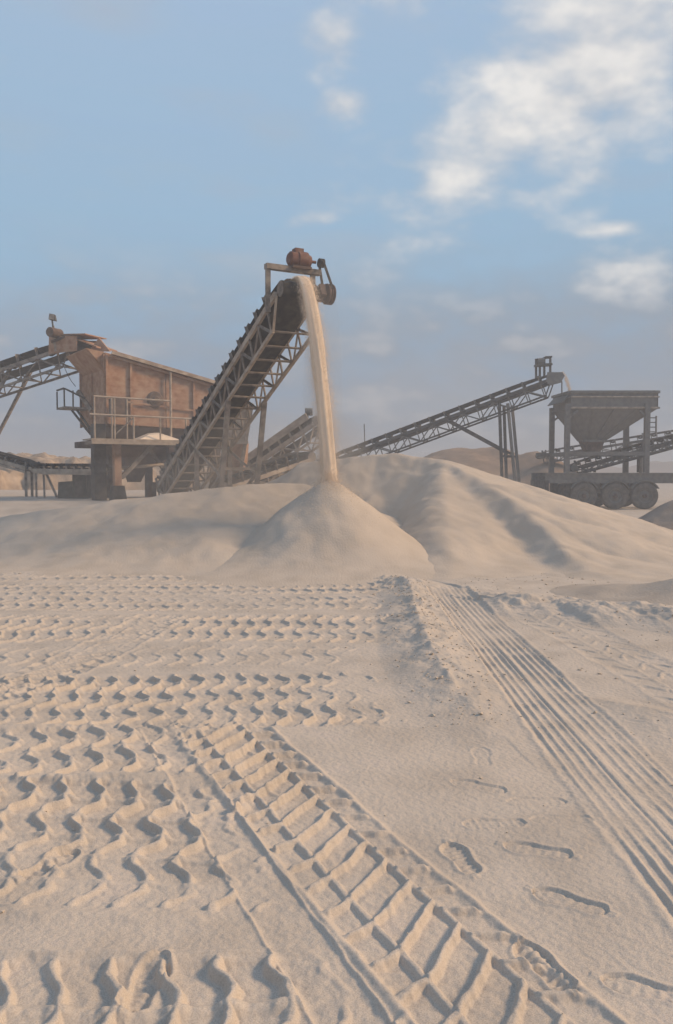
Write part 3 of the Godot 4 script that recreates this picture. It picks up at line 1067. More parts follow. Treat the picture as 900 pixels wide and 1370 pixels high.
func make_hopper_conveyor() -> void:
	var head := P(741, 506, 33.6)
	var tail := P(425, 624, 37.5)
	var t := conveyor("hopper_conveyor", tail, head, 0.9, 0.62, 15, "long slender conveyor rising right to the grey hopper trailer", M.steel, M.grey, base_ground(5, 35))
	var dir := (head - tail).normalized()
	var side := dir.cross(Vector3.UP).normalized()
	for s in [-1.0, 1.0]:
		var o: Vector3 = side * 0.55 * s
		var a := P(671, 541, 34.4) + o
		var b := P(682, 541, 34.4) + o
		var fa := P(676, 655, 34.2) + o
		var fb := P(695, 655, 34.2) + o
		fa.y = base_ground(fa.x, -fa.z) - 0.03
		fb.y = fa.y
		leg_frame(t, a, fa, 0.10, M.steel)
		leg_frame(t, b, fb, 0.10, M.grey)
		bar(t, "brace", P(600, 563, 35.0) + o, a.lerp(fb, 0.48), 0.1, 0.1, M.steel)
		bar(t, "leg_tie", a.lerp(fa, 0.5), b.lerp(fb, 0.5), 0.09, 0.09, M.steel)
		var c := tail + dir * 0.6 + o
		leg_frame(t, c, Vector3(c.x, base_ground(c.x, -c.z), c.z), 0.14, M.steel)
	# motor cage over the head
	for q in [[717, 506, 717, 480], [728, 503, 728, 480], [736, 500, 736, 478], [722, 504, 722, 482]]:
		bar(t, "portal_post", P(q[0], q[1], 33.5), P(q[2], q[3], 33.5), 0.07, 0.07, M.steel)
	bar(t, "portal_beam", P(716, 489, 33.5), P(737, 488, 33.5), 0.5, 0.08, M.steel)
	bar(t, "portal_beam", P(728, 478.5, 33.5), P(737, 478, 33.5), 0.4, 0.06, M.steel)
	bar(t, "motor", P(719, 484, 33.5), P(728, 483, 33.5), 0.3, 0.28, M.grey, Vector3.UP, "tube")
	plate(t, "head_guard", [P(732, 498, 33.1), P(752, 498, 33.1), P(755, 503, 33.1), P(750, 512, 33.1), P(736, 516, 33.1), P(730, 510, 33.1)], Vector3(0, 0, 0.03), M.grey)
	bar(t, "hanging_pipe", P(751.5, 510, 33.3), P(751.5, 527, 33.3), 0.05, 0.05, M.steel, Vector3.UP, "tube")
	bar(t, "lamp_pole", P(488, 600, 36.5), P(487, 567, 36.5), 0.04, 0.04, M.steel, Vector3.UP, "tube")
	# thin run of sand into the hopper
	var st := thing("falling_sand", head + Vector3(0.25, 0.25, 0), "thin dribble of sand falling into the grey hopper", "sand stream")
	grains(st, Vector3(0.95, 0.25, 0.05), Vector3(0, 0, 1), Vector3(1, 0, 0), 0.42, 0.16, 0.03, 900, 0.010)

func make_rear_conveyor() -> void:
	# conveyor behind the stream, rising to the right
	var tail := P(300, 654, 27.5)
	var head := P(430, 564, 25.5)
	var t := conveyor("transfer_conveyor", tail, head, 0.8, 0.5, 8, "dusty conveyor rising behind the falling sand stream", M.pale, M.pale, base_ground(-2.0, 26.5))
	var dir := (head - tail).normalized()
	var side := dir.cross(Vector3.UP).normalized()
	for s in [-1.0, 1.0]:
		var a = tail + dir * 2.6 + side * 0.4 * s - Vector3.UP * 0.45
		leg_frame(t, a, Vector3(a.x, base_ground(a.x, -a.z), a.z), 0.1, M.dusty)
		a = tail + dir * 0.3 + side * 0.4 * s
		leg_frame(t, a, Vector3(a.x, base_ground(a.x, -a.z), a.z), 0.12, M.rust_dark)
	bar(t, "side_board", tail + dir * 0.6 + Vector3.UP * 0.3 - side * 0.44, head - dir * 0.3 + Vector3.UP * 0.3 - side * 0.44, 0.03, 0.22, M.pale)
	bar(t, "side_board", tail + dir * 0.6 + Vector3.UP * 0.3 + side * 0.44, head - dir * 0.3 + Vector3.UP * 0.3 + side * 0.44, 0.03, 0.22, M.pale)
	bar(t, "portal_post", P(411, 572, 25.6), P(411, 552, 25.6), 0.06, 0.06, M.grey)
	bar(t, "motor", P(408, 551, 25.6), P(418, 551, 25.6), 0.22, 0.24, M.grey, Vector3.UP, "tube")
	# low tail conveyor lying behind the bank
	var a0 := P(292, 652, 22.0)
	var a1 := P(410, 612, 24.0)
	var l := conveyor("low_conveyor", a0, a1, 0.6, 0.3, 6, "low dusty conveyor half hidden behind the sand bank", M.pale, M.dusty, base_ground(-1.9, 23))
	for q in [0.2, 0.8]:
		for s in [-1.0, 1.0]:
			var p := a0.lerp(a1, q) + Vector3(0, -0.25, 0.28 * s)
			leg_frame(l, p, Vector3(p.x, base_ground(p.x, -p.z) - 0.02, p.z), 0.09, M.dusty)
	# horizontal discharge conveyor at the left of the station
	var d1 := P(146, 628, 24.6)
	var d0 := P(46, 627, 25.4)
	var w := conveyor("discharge_conveyor", d1, d0, 0.5, 0.14, 7, "level discharge conveyor leaving the station's left foot", M.pale, M.pale, base_ground(-8, 25), 0.3)
	for q in [[48, 625, 49, 679], [58, 630, 60, 679], [60, 630, 76, 665], [114, 632, 114, 672]]:
		bar(w, "leg", P(q[0], q[1], 25.1), P(q[2], q[3], 25.1), 0.06, 0.06, M.dusty)
	var e0 := P(50, 626, 25.8)
	var e1 := P(-60, 596, 28.0)
	var x := conveyor("inclined_conveyor", e0, e1, 0.5, 0.18, 7, "thin inclined conveyor rising out of the left edge of the picture", M.pale, M.dusty, base_ground(-11, 27), 0.5)
	for s in [-1.0, 1.0]:
		var p := e0.lerp(e1, 0.85) + Vector3(0, -0.2, 0.25 * s)
		leg_frame(x, p, Vector3(p.x, base_ground(p.x, -p.z), p.z), 0.08, M.dusty)
		p = e0.lerp(e1, 0.1) + Vector3(0, -0.2, 0.25 * s)
		leg_frame(x, p, Vector3(p.x, base_ground(p.x, -p.z), p.z), 0.08, M.dusty)

# ------------------------------------------------------------------ screening station
const SO := Vector3(-6.71, 0, -23.5)
const SU := Vector3(0.829, 0, -0.559)
const SV := Vector3(-0.559, 0, -0.829)

func S(u: float, v: float, y: float) -> Vector3:
	return SO + SU * u + SV * v + Vector3(0, y, 0)

func make_station() -> void:
	var gy := 0.8
	var t := thing("screening_station", S(1.7, 1.2, gy), "rust brown screening station with sloping roof and railed walkway", "screening plant")
	var Ln := 3.6
	var Dp := 2.4
	var top := func(u: float) -> float: return 5.08 - 0.205 * u
	var bot := func(u: float) -> float: return 3.02 - 0.03 * u
	# front wall of four sheets between stiffeners
	var cuts := [0.0, 0.75, 1.85, 2.75, 3.6]
	for k in 4:
		var a: float = cuts[k] + 0.012
		var b: float = cuts[k + 1] - 0.012
		var o: float = [0.0, 0.012, 0.004, 0.016][k]
		plate(t, "wall_sheet", [S(a, o, bot.call(a)), S(b, o, bot.call(b)), S(b, o, top.call(b)), S(a, o, top.call(a))], SV * 0.04, M.rust)
		plate(t, "wall_sheet", [S(a, Dp, bot.call(a)), S(b, Dp, bot.call(b)), S(b, Dp, top.call(b)), S(a, Dp, top.call(a))], SV * 0.04, M.rust)
	for u in [0.03, 0.75, 2.75, 3.57]:
		bar(t, "stiffener", S(u, -0.035, bot.call(u)), S(u, -0.035, top.call(u) - 0.08), 0.07, 0.06, M.rust, SV)
	bar(t, "downpipe", S(1.95, -0.12, 2.6), S(1.95, -0.12, top.call(1.95) - 0.05), 0.07, 0.07, M.pale, SV, "tube")
	bar(t, "stiffener", S(0.0, -0.04, 3.72), S(3.6, -0.04, 3.45), 0.05, 0.05, M.rust, Vector3.UP, "angle")
	# left end wall, with the feed lip
	for k in 2:
		var a := 0.06 + k * 1.17
		plate(t, "end_sheet", [S(0, a, 3.02), S(0, a + 1.15, 3.02), S(0, a + 1.15, 5.08), S(0, a, 5.08)], SU * 0.04, M.rust)
	for v in [0.04, 1.2, 2.36]:
		bar(t, "stiffener", S(-0.03, v, 3.0), S(-0.03, v, 5.02), 0.06, 0.05, M.rust, SU)
	plate(t, "end_sheet", [S(3.6, 0.05, 2.92), S(3.6, 2.38, 2.92), S(3.6, 2.38, 4.3), S(3.6, 0.05, 4.3)], SU * -0.04, M.rust)
	plate(t, "feed_lip", [S(0.0, 0.15, 4.6), S(0.0, 2.2, 4.6), S(-0.5, 2.2, 5.15), S(-0.5, 0.15, 5.15)], Vector3(0, 0.03, 0), M.rust)
	plate(t, "lip_cheek", [S(0.0, 0.1, 4.62), S(-0.5, 0.1, 5.17), S(0.0, 0.1, 5.1)], SV * 0.03, M.rust)
	# roof sheet with its turned-down edge
	plate(t, "roof", [S(0.3, -0.14, 5.06), S(3.68, -0.14, 4.37), S(3.68, 2.55, 4.37), S(0.3, 2.55, 5.06)], Vector3(0, 0.05, 0), M.rust)
	bar(t, "roof_edge", S(0.15, -0.15, 5.07), S(3.7, -0.15, 4.35), 0.06, 0.09, M.pale, Vector3.UP)
	bar(t, "roof_edge", S(0.1, -0.06, 4.98), S(3.66, -0.06, 4.24), 0.07, 0.07, M.rust, Vector3.UP, "angle")
	# vibrator bearing with guard
	var bear := lathe([Vector2(0.0, 0.0), Vector2(0.08, 0.0), Vector2(0.10, 0.03), Vector2(0.13, 0.05), Vector2(0.2, 0.06), Vector2(0.24, 0.1), Vector2(0.26, 0.16)], 24)
	put(t, "bearing_cover", bear, M.rust_dark, turned(SV, S(1.5, -0.15, 3.78) - t.position))
	# hopper below the screen
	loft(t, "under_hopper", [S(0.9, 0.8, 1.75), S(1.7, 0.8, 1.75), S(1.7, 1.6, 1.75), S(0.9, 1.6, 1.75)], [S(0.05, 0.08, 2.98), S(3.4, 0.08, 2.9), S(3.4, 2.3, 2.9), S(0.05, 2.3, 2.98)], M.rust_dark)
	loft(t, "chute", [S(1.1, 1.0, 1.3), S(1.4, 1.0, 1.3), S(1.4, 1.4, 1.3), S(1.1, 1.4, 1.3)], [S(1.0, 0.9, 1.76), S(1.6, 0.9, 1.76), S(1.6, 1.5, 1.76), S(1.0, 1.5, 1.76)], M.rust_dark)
	loft(t, "fine_chute", [S(2.6, 0.7, 1.25), S(3.1, 0.7, 1.25), S(3.1, 1.5, 1.25), S(2.6, 1.5, 1.25)], [S(2.0, 0.3, 2.6), S(3.4, 0.3, 2.6), S(3.4, 2.1, 2.6), S(2.0, 2.1, 2.6)], M.rust)
	# columns and ties
	for c in [[-0.22, 0.05, 0.34], [0.9, 2.3, 0.26], [2.15, 0.4, 0.2], [2.15, 2.3, 0.2], [3.45, 0.1, 0.18], [3.45, 2.3, 0.18]]:
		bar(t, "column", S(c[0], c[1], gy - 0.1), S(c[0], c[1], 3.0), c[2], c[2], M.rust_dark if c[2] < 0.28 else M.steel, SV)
	bar(t, "column", S(0.12, -0.55, gy + 0.4), S(0.12, -0.55, 2.5), 0.2, 0.2, M.rust, SV)
	loft(t, "column_foot", [S(-0.06, -0.75, gy - 0.1), S(0.36, -0.75, gy - 0.1), S(0.36, -0.33, gy - 0.1), S(-0.06, -0.33, gy - 0.1)], [S(-0.04, -0.71, gy + 0.42), S(0.28, -0.71, gy + 0.42), S(0.28, -0.39, gy + 0.42), S(-0.04, -0.39, gy + 0.42)], M.steel)
	bar(t, "diagonal_brace", S(0.25, -0.55, 1.45), S(1.25, -0.55, 2.46), 0.12, 0.12, M.dusty, SV)
	bar(t, "diagonal_brace", S(2.1, 0.35, 1.4), S(1.3, 0.35, 2.5), 0.1, 0.1, M.dusty, SV)
	bar(t, "diagonal_brace", S(2.2, 0.35, 1.3), S(3.4, 0.15, 2.6), 0.1, 0.1, M.dusty, SV)
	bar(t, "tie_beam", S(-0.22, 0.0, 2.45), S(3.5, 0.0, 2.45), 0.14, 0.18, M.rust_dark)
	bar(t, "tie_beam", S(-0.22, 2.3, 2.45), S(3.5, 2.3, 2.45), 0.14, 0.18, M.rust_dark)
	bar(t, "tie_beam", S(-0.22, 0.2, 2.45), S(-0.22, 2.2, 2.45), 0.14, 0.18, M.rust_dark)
	bar(t, "pipe", S(0.3, -0.2, 1.72), S(2.0, 0.1, 1.86), 0.09, 0.09, M.pale, Vector3.UP, "tube")
	# walkway
	var dk := 2.53
	for k in 4:
		var v := -0.9 + k * 0.22
		bar(t, "walkway_plank", S(-0.7, v + 0.1, dk), S(2.15, v + 0.1, dk), 0.205, 0.04, M.pale)
	bar(t, "walkway_beam", S(-0.72, -0.93, dk - 0.06), S(2.17, -0.93, dk - 0.06), 0.07, 0.15, M.pale)
	for u in [-0.6, 0.2, 1.0, 1.9]:
		bar(t, "walkway_bracket", S(u, -0.88, dk - 0.09), S(u, 0.0, dk - 0.09), 0.07, 0.09, M.dusty)
	for u in [-0.62, -0.05, 0.5, 1.3, 2.1]:
		bar(t, "railing_post", S(u, -0.9, dk), S(u, -0.9, dk + (1.18 if u < 0.2 else 0.68)), 0.05, 0.05, M.pale, SV, "tube")
	bar(t, "railing", S(-0.75, -0.9, dk + 0.68), S(2.6, -0.9, dk + 0.66), 0.055, 0.055, M.pale, Vector3.UP, "tube")
	bar(t, "railing", S(-0.64, -0.9, dk + 1.18), S(1.6, -0.9, dk + 1.16), 0.05, 0.05, M.pale, Vector3.UP, "tube")
	bar(t, "toe_board", S(-0.05, -0.86, dk + 0.12), S(0.5, -0.86, dk + 0.62), 0.03, 0.05, M.dusty, SV)
	# heap of spilt sand on the deck
	loft(t, "spilt_sand", [S(0.7, -0.85, dk + 0.02), S(2.0, -0.85, dk + 0.02), S(2.0, -0.1, dk + 0.02), S(0.7, -0.1, dk + 0.02)], [S(1.15, -0.55, dk + 0.22), S(1.4, -0.55, dk + 0.24), S(1.4, -0.3, dk + 0.25), S(1.15, -0.3, dk + 0.23)], M.grain)
	# switch box on the railing
	loft(t, "switch_box", [S(0.0, -0.5, 3.2), S(0.45, -0.5, 3.2), S(0.45, -0.25, 3.2), S(0.0, -0.25, 3.2)], [S(0.0, -0.5, 3.72), S(0.45, -0.5, 3.72), S(0.45, -0.25, 3.72), S(0.0, -0.25, 3.72)], M.rust_dark)
	for z in [0.0, 0.45]:
		bar(t, "box_stand", S(z, -0.5, dk), S(z, -0.5, 3.76), 0.05, 0.05, M.pale, SV, "tube")
	# side landing at the left with its own railing
	var a := P(86, 546, 24.6)
	var b := P(122, 548, 24.2)
	var bk := SV * 0.8
	plate(t, "landing", [a, b, b + bk, a + bk], Vector3(0, 0.06, 0), M.dusty)
	for q in [0.0, 0.33, 0.62]:
		var p := a.lerp(b, q) + Vector3(0, 0.05, 0)
		bar(t, "landing_post", p, p + Vector3(0, 0.56 - 0.2 * q, 0), 0.045, 0.045, M.steel)
	bar(t, "landing_post", a + bk, a + bk + Vector3(0, 0.56, 0), 0.045, 0.045, M.steel)
	bar(t, "landing_rail", a + Vector3(0, 0.6, 0), b + Vector3(-0.2, 0.34, 0), 0.045, 0.045, M.steel)
	bar(t, "landing_rail", a + Vector3(0, 0.6, 0), a + bk + Vector3(0, 0.6, 0), 0.045, 0.045, M.steel)
	bar(t, "landing_brace", P(96, 549, 24.4), P(121, 581, 24.1), 0.05, 0.05, M.steel)
	bar(t, "landing_brace", P(103, 549, 24.4), P(121, 574, 24.1), 0.05, 0.05, M.steel)
	bar(t, "stair_stringer", P(104, 523, 24.4), P(122, 549, 24.2), 0.08, 0.12, M.dusty)
	# receiving chute and pier at the right, beside the steep conveyor
	var cs := thing("chute_tower", P(312, 655, 22.8) * Vector3(1, 0, 1) + Vector3(0, 0.8, 0), "dusty chute tower right of the steep conveyor's lower half", "chute")
	var D := 22.4
	var bb := Vector3(0, 0, -0.9)
	loft(cs, "bin", [P(305, 590, D), P(326, 590, D), P(326, 590, D) + bb, P(305, 590, D) + bb], [P(303, 545, D), P(334, 543, D), P(334, 543, D) + bb, P(303, 545, D) + bb], M.pale)
	loft(cs, "pier", [P(300, 668, D), P(322, 668, D), P(322, 668, D) + bb, P(300, 668, D) + bb], [P(302, 592, D), P(328, 592, D), P(328, 592, D) + bb, P(302, 592, D) + bb], M.rust)
	for q in [[292, 592, 292, 662], [298, 548, 292, 592], [337, 540, 320, 640], [284, 580, 284, 655]]:
		bar(cs, "post", P(q[0], q[1], D - 0.2), P(q[2], q[3], D - 0.2), 0.09, 0.09, M.dusty)
	for q in [[282, 592, 332, 592], [296, 545, 338, 541], [283, 628, 320, 628]]:
		bar(cs, "tie", P(q[0], q[1], D - 0.25), P(q[2], q[3], D - 0.25), 0.08, 0.08, M.pale)
	# dark generator box by the left foot
	var g := thing("generator_set", P(98, 676, 25.0), "dark green stepped generator box beside the station's left foot", "generator")
	var ga := P(77, 672, 25.0)
	ga.y = gy - 0.05
	var gb := ga + Vector3(0.88, 0, 0)
	var gk := Vector3(0, 0, -0.9)
	loft(g, "engine_cover", [ga, ga + Vector3(0.45, 0, 0), ga + Vector3(0.45, 0, 0) + gk, ga + gk], [ga + Vector3(0.02, 0.55, -0.02), ga + Vector3(0.45, 0.58, -0.02), ga + Vector3(0.45, 0.58, 0) + gk, ga + Vector3(0.02, 0.55, 0) + gk], M.green)
	loft(g, "canopy", [ga + Vector3(0.46, 0, 0), gb, gb + gk, ga + Vector3(0.46, 0, 0) + gk], [ga + Vector3(0.46, 0.8, -0.02), gb + Vector3(-0.02, 0.8, -0.02), gb + Vector3(-0.02, 0.8, 0) + gk, ga + Vector3(0.46, 0.8, 0) + gk], M.green)
	bar(g, "lid", ga + Vector3(0.43, 0.82, -0.45), gb + Vector3(0.02, 0.82, -0.45), 0.95, 0.04, M.steel)
	bar(g, "door", ga + Vector3(0.55, 0.35, 0.012), gb + Vector3(-0.08, 0.35, 0.012), 0.02, 0.5, M.steel)
	bar(g, "skid", ga + Vector3(-0.06, 0.0, -0.02), gb + Vector3(0.06, 0.0, -0.02), 0.1, 0.1, M.steel)

# ------------------------------------------------------------------ hopper trailer
func make_trailer() -> void:
	var D := 33.0
	var gy := base_ground(11, 33)
	var t := thing("hopper_trailer", Vector3(11.3, gy, -34.1), "grey three axle trailer carrying a large hopper on four posts", "trailer")
	var k := D / F
	var X := func(px: float) -> float: return (px - 450.0) * k
	var Y := func(py: float) -> float: return EYE + (632.0 - py) * k
	var zf := -33.0
	var zb := -35.3
	var x0: float = X.call(762)
	var x1: float = X.call(878)
	# hopper skirt of sheets with ribs
	var yt: float = Y.call(525)
	var ys: float = Y.call(547)
	var ring := func(xa: float, xb: float, za: float, zc: float, y: float) -> Array:
		return [Vector3(xa, y, za), Vector3(xb, y, za), Vector3(xb, y, zc), Vector3(xa, y, zc)]
	var pts := [Vector3(x0, 0, zf), Vector3(x1, 0, zf), Vector3(x1, 0, zb), Vector3(x0 - 0.12, 0, zb)]
	for e in 4:
		var a: Vector3 = pts[e]
		var b: Vector3 = pts[(e + 1) % 4]
		var n := (b - a).cross(Vector3.UP).normalized()
		plate(t, "skirt_sheet", [a + Vector3(0, ys, 0), b + Vector3(0, ys, 0), b + Vector3(0, yt, 0), a + Vector3(0, yt, 0)], n * -0.05, M.grey)
		bar(t, "rim", a + Vector3(0, yt, 0) + n * -0.02, b + Vector3(0, yt, 0) + n * -0.02, 0.2, 0.10, M.grey)
		bar(t, "skirt_rib", a + Vector3(0, yt - 0.2, 0) + n * 0.03, b + Vector3(0, yt - 0.2, 0) + n * 0.03, 0.06, 0.05, M.pale if e == 0 else M.grey)
		bar(t, "skirt_rib", a + Vector3(0, ys + 0.03, 0) + n * 0.04, b + Vector3(0, ys + 0.03, 0) + n * 0.04, 0.08, 0.07, M.pale if e == 0 else M.grey)
	var mid: float = (x0 + x1) * 0.5
	var yc: float = Y.call(589)
	loft(t, "hopper_cone", ring.call(X.call(787), X.call(818), -33.85, -34.6, yc), [Vector3(x0, ys, zf), Vector3(x1, ys, zf), Vector3(x1, ys, zb), Vector3(x0 - 0.1, ys, zb)], M.grey, false)
	for q in [0.25, 0.5, 0.75]:
		bar(t, "cone_rib", Vector3(lerpf(x0, x1, q), ys - 0.02, zf + 0.0), Vector3(lerpf(X.call(787), X.call(818), q), yc, -33.83), 0.05, 0.05, M.grey)
	loft(t, "gate_chute", ring.call(X.call(795), X.call(812), -33.95, -34.5, Y.call(606)), ring.call(X.call(788), X.call(817), -33.86, -34.59, yc), M.rust_dark)
	bar(t, "chute_collar", Vector3(X.call(786), yc, -33.8), Vector3(X.call(819), yc, -33.8), 0.08, 0.1, M.grey)
	# left apron of the hopper
	plate(t, "apron", [Vector3(x0 - 0.13, yt - 0.1, zb + 0.3), Vector3(x0 - 0.02, yt - 0.1, zf - 0.2), Vector3(x0 - 0.25, yt - 0.42, zf - 0.25), Vector3(x0 - 0.42, yt - 0.42, zb + 0.3)], Vector3(-0.03, 0.02, 0), M.grey)
	# posts
	var yd: float = Y.call(634)
	for px in [X.call(757), X.call(863)]:
		for z in [zf + 0.05, zb]:
			bar(t, "post", Vector3(px, yd, z), Vector3(px, ys + 0.2, z), 0.2, 0.2, M.grey, Vector3.FORWARD)
	for z in [zf + 0.05, zb]:
		bar(t, "frame_beam", Vector3(X.call(735 if z < -34 else 757) , Y.call(607), z), Vector3(X.call(866), Y.call(607), z), 0.12, 0.16, M.grey)
	for px in [X.call(757), X.call(863)]:
		bar(t, "frame_beam", Vector3(px, Y.call(607), zf), Vector3(px, Y.call(607), zb), 0.12, 0.14, M.grey)
		for z in [zf + 0.05, zb]:
			bar(t, "gusset", Vector3(px, Y.call(560), z), Vector3(lerpf(px, mid, 0.22), ys - 0.1, z), 0.08, 0.08, M.grey)
	# chassis
	var xl: float = X.call(729)
	for z in [zf + 0.02, zb]:
		bar(t, "chassis_beam", Vector3(xl, Y.call(640), z), Vector3(X.call(980), Y.call(640), z), 0.14, 0.40, M.grey)
		bar(t, "chassis_flange", Vector3(xl, Y.call(633.4), z), Vector3(X.call(980), Y.call(633.4), z), 0.24, 0.05, M.grey)
	for px in [735, 768, 800, 841, 880, 930, 976]:
		bar(t, "cross_member", Vector3(X.call(px), Y.call(641), zf), Vector3(X.call(px), Y.call(641), zb), 0.12, 0.2, M.steel)
	bar(t, "bumper", Vector3(xl + 0.05, Y.call(650), zf + 0.1), Vector3(xl + 0.05, Y.call(650), zb - 0.1), 0.15, 0.45, M.steel)
	for z in [zf - 0.1, zb + 0.1]:
		bar(t, "landing_leg", Vector3(X.call(760), Y.call(646), z), Vector3(X.call(760), gy - 0.02, z), 0.26, 0.2, M.steel)
	# wheels, both sides
	var tyre := lathe([Vector2(0.30, -0.13), Vector2(0.36, -0.155), Vector2(0.46, -0.16), Vector2(0.52, -0.145), Vector2(0.545, -0.11), Vector2(0.55, -0.06), Vector2(0.53, -0.055), Vector2(0.53, -0.04), Vector2(0.55, -0.035), Vector2(0.55, 0.035), Vector2(0.53, 0.04), Vector2(0.53, 0.055), Vector2(0.55, 0.06), Vector2(0.545, 0.11), Vector2(0.52, 0.145), Vector2(0.46, 0.16), Vector2(0.36, 0.155), Vector2(0.30, 0.13)], 40)
	var rim := lathe([Vector2(0.30, 0.135), Vector2(0.285, 0.13), Vector2(0.27, 0.06), Vector2(0.22, 0.03), Vector2(0.15, 0.07), Vector2(0.10, 0.075), Vector2(0.0, 0.075), Vector2(0.0, -0.10), Vector2(0.27, -0.10), Vector2(0.30, -0.135)], 32)
	var hub := lathe([Vector2(0.0, 0.19), Vector2(0.06, 0.185), Vector2(0.085, 0.16), Vector2(0.095, 0.07)], 16)
	for px in [780.0, 821.5, 861.0]:
		var fx: float = X.call(px)
		for z in [zf + 0.04, zb - 0.04]:
			var sgn := 1.0 if z > -34.0 else -1.0
			var wh := Node3D.new()
			wh.name = "wheel"
			t.add_child(wh, true)
			wh.position = Vector3(fx, gy + 0.54, z) - t.position
			put(wh, "tyre", tyre, M.tyre, turned(Vector3(0, 0, sgn), Vector3.ZERO))
			put(wh, "rim", rim, M.grey, turned(Vector3(0, 0, sgn), Vector3.ZERO))
			put(wh, "hub", hub, M.rust_dark, turned(Vector3(0, 0, sgn), Vector3.ZERO))
			# curved mudguard
			var st := flat_tool()
			var c := Vector3(fx, gy + 0.54, z) - t.position
			for q in 8:
				var a0 := PI * (0.16 + 0.68 * q / 8.0)
				var a1 := PI * (0.16 + 0.68 * (q + 1) / 8.0)
				for rr in [0.64, 0.61]:
					face(st, [c + Vector3(cos(a0) * rr, sin(a0) * rr, 0.18), c + Vector3(cos(a1) * rr, sin(a1) * rr, 0.18), c + Vector3(cos(a1) * rr, sin(a1) * rr, -0.18), c + Vector3(cos(a0) * rr, sin(a0) * rr, -0.18)], c if rr > 0.62 else c + Vector3(0, 3, 0))
				for zz in [0.18, -0.18]:
					face(st, [c + Vector3(cos(a0) * 0.61, sin(a0) * 0.61, zz), c + Vector3(cos(a1) * 0.61, sin(a1) * 0.61, zz), c + Vector3(cos(a1) * 0.64, sin(a1) * 0.64, zz), c + Vector3(cos(a0) * 0.64, sin(a0) * 0.64, zz)], c)
			st.generate_normals()
			put(t, "mudguard", st.commit(), M.grey)
		bar(t, "axle", Vector3(fx, gy + 0.54, zf), Vector3(fx, gy + 0.54, zb), 0.12, 0.12, M.steel, Vector3.UP, "tube")
		bar(t, "spring", Vector3(fx - 0.45, Y.call(648), zf - 0.35), Vector3(fx + 0.45, Y.call(648), zf - 0.35), 0.1, 0.08, M.steel)
	# ladder at the right of the hopper
	var lx: float = X.call(870)
	var rx: float = X.call(881)
	for px in [lx, rx]:
		bar(t, "ladder_rail", Vector3(px, Y.call(582), zf - 0.4), Vector3(px, Y.call(556), zf - 0.4), 0.05, 0.05, M.grey)
	for q in 4:
		bar(t, "ladder_rung", Vector3(lx, Y.call(558.5 + q * 6.3), zf - 0.4), Vector3(rx, Y.call(558.5 + q * 6.3), zf - 0.4), 0.04, 0.04, M.grey)
	for q in [556, 580]:
		bar(t, "ladder_bracket", Vector3(X.call(862), Y.call(q), zf - 0.4), Vector3(lx, Y.call(q), zf - 0.4), 0.05, 0.05, M.grey)
	# belt below the hopper that carries the sand off to the right
	var a := P(766, 626, 34.15)
	var b := P(985, 566, 34.15)
	var c := conveyor("underbelt_conveyor", a, b, 0.7, 0.3, 14, "conveyor running from under the grey hopper out of the right edge", M.steel, M.grey, gy)
	for q in [0.12, 0.42, 0.75]:
		for s in [-1.0, 1.0]:
			var p := a.lerp(b, q) + Vector3(0, -0.25, 0.33 * s)
			bar(c, "leg", p, Vector3(p.x, Y.call(632) if q < 0.9 else gy, p.z), 0.08, 0.08, M.steel)
	# another belt further back
	var e := P(722, 610, 42.0)
	var f := P(1000, 566, 42.0)
	var h := conveyor("distant_conveyor", e, f, 0.7, 0.4, 14, "thin distant conveyor seen between the hopper's posts", M.steel, M.grey, base_ground(15, 42))
	for q in [0.06, 0.5, 0.9]:
		for s in [-1.0, 1.0]:
			var p := e.lerp(f, q) + Vector3(0, -0.35, 0.33 * s)
			bar(h, "leg", p, Vector3(p.x, base_ground(p.x, 42), p.z), 0.12, 0.12, M.steel)

# ------------------------------------------------------------------ dust in the air
func dust(at: Vector3, size: Vector3, dens: float, label: String) -> void:
	var f := FogVolume.new()
	f.name = numbered("dust_cloud")
	f.shape = RenderingServer.FOG_VOLUME_SHAPE_ELLIPSOID
	f.size = size
	f.position = at
	var m := FogMaterial.new()
	m.density = dens
	m.albedo = L(0.86, 0.78, 0.70)
	f.material = m
	add_child(f)
	f.set_meta("kind", "stuff")
	f.set_meta("label", label)
	f.set_meta("category", "dust")

func make_dust() -> void:
	dust(Vector3(-0.1, 1.75, -14.6), Vector3(1.5, 2.0, 1.5), 0.24, "thin dust hanging around the foot of the falling sand")
	dust(Vector3(-0.25, 3.1, -14.75), Vector3(0.75, 4.6, 0.8), 0.28, "dust veil hanging along the falling sand stream")
	dust(Vector3(-1.4, 1.5, -15.6), Vector3(4.2, 2.6, 3.0), 0.07, "dust haze drifting left of the falling sand")
	dust(Vector3(-3.2, 1.0, -14.6), Vector3(6.0, 1.8, 3.0), 0.06, "low dust haze drifting over the long sand bank")
	dust(Vector3(1.9, 1.0, -15.2), Vector3(4.0, 2.0, 3.5), 0.045, "dust haze in the hollow between cone and dune")
	dust(Vector3(-4.6, 2.6, -21.8), Vector3(4.5, 3.2, 3.0), 0.05, "dust haze around the lower half of the steep conveyor")

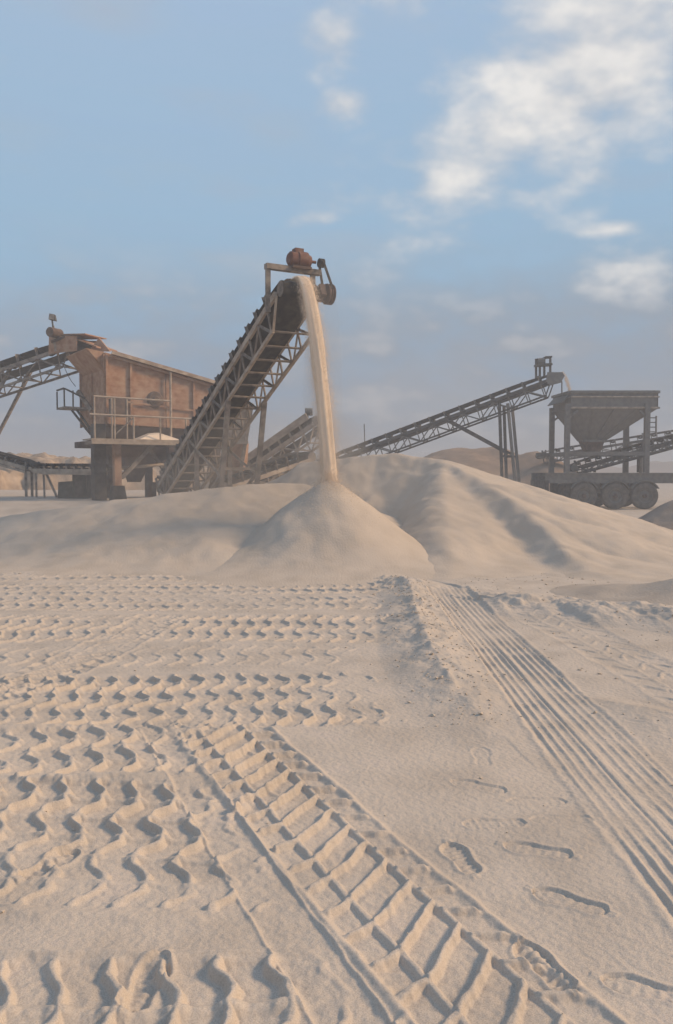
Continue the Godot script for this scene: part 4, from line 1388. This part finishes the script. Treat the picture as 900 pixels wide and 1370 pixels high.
# ------------------------------------------------------------------ the scene
func _ready() -> void:
	rng.seed = 4711
	var cam := Camera3D.new()
	cam.name = "camera"
	cam.fov = rad_to_deg(2.0 * atan(685.0 / F))
	cam.position = Vector3(0, EYE, 0)
	cam.rotation = Vector3(-PITCH, 0, 0)
	cam.near = 0.05
	cam.far = 5000.0
	add_child(cam)
	cam.current = true
	cam_basis = Basis.from_euler(Vector3(-PITCH, 0, 0))
	var env := Environment.new()
	env.background_mode = Environment.BG_SKY
	var sky := Sky.new()
	var sm := PanoramaSkyMaterial.new()
	sm.panorama = make_sky()
	sky.sky_material = sm
	env.sky = sky
	env.background_energy_multiplier = 0.74
	env.tonemap_mode = Environment.TONE_MAPPER_LINEAR
	env.tonemap_exposure = 1.48
	env.fog_enabled = true
	env.fog_density = 0.008
	env.fog_light_color = L(0.86, 0.88, 0.92)
	env.volumetric_fog_enabled = true
	env.volumetric_fog_density = 0.0
	env.sdfgi_enabled = true
	env.ssao_enabled = true
	env.ssil_enabled = true
	var we := WorldEnvironment.new()
	we.name = "environment"
	we.environment = env
	add_child(we)
	var sun := DirectionalLight3D.new()
	sun.name = "sun"
	sun.light_energy = 0.86
	sun.light_color = Color(1.0, 0.86, 0.69)
	sun.light_angular_distance = 11.0
	sun.shadow_enabled = true
	add_child(sun)
	var el := deg_to_rad(33.0)
	var az := deg_to_rad(85.0)        # from straight ahead towards the right
	var to_sun := Vector3(cos(el) * sin(az), sin(el), -cos(el) * cos(az))
	sun.look_at_from_position(Vector3.ZERO, -to_sun, Vector3.UP)

	var bm := BoxMesh.new()
	bm.size = Vector3.ONE
	unit_box = bm
	var tst := SurfaceTool.new()
	tst.begin(Mesh.PRIMITIVE_TRIANGLES)
	for i in 12:
		var a0 := TAU * i / 12.0
		var a1 := TAU * (i + 1) / 12.0
		var p0 := Vector3(cos(a0) * 0.5, sin(a0) * 0.5, 0)
		var p1 := Vector3(cos(a1) * 0.5, sin(a1) * 0.5, 0)
		var h := Vector3(0, 0, 0.5)
		tst.set_smooth_group(1)
		face(tst, [p0 - h, p1 - h, p1 + h, p0 + h], Vector3.ZERO)
		tst.set_smooth_group(-1)
		face(tst, [h, p0 + h, p1 + h], Vector3.ZERO)
		face(tst, [-h, p0 - h, p1 - h], Vector3.ZERO)
	tst.generate_normals()
	unit_tube = tst.commit()
	var ast := flat_tool()
	for q in [[Vector3(-0.5, -0.5, -0.5), Vector3(0.5, -0.32, 0.5)], [Vector3(-0.5, -0.318, -0.5), Vector3(-0.32, 0.5, 0.5)]]:
		var lo: Vector3 = q[0]
		var hi: Vector3 = q[1]
		var c := (lo + hi) * 0.5
		var v := []
		for i in 8:
			v.append(Vector3(hi.x if i & 1 else lo.x, hi.y if i & 2 else lo.y, hi.z if i & 4 else lo.z))
		for f in [[0, 1, 3, 2], [4, 5, 7, 6], [0, 1, 5, 4], [2, 3, 7, 6], [0, 2, 6, 4], [1, 3, 7, 5]]:
			face(ast, [v[f[0]], v[f[1]], v[f[2]], v[f[3]]], c)
	ast.generate_normals()
	unit_angle = ast.commit()
	make_materials()
	print("sky and materials ", Time.get_ticks_msec())
	make_ground()
	print("ground ", Time.get_ticks_msec())
	make_hills()
	make_heaps()
	print("heaps ", Time.get_ticks_msec())
	make_station()
	make_main_conveyor()
	make_feed_conveyor()
	make_hopper_conveyor()
	make_rear_conveyor()
	make_trailer()
	make_stream()
	make_dust()
	print("all ", Time.get_ticks_msec())
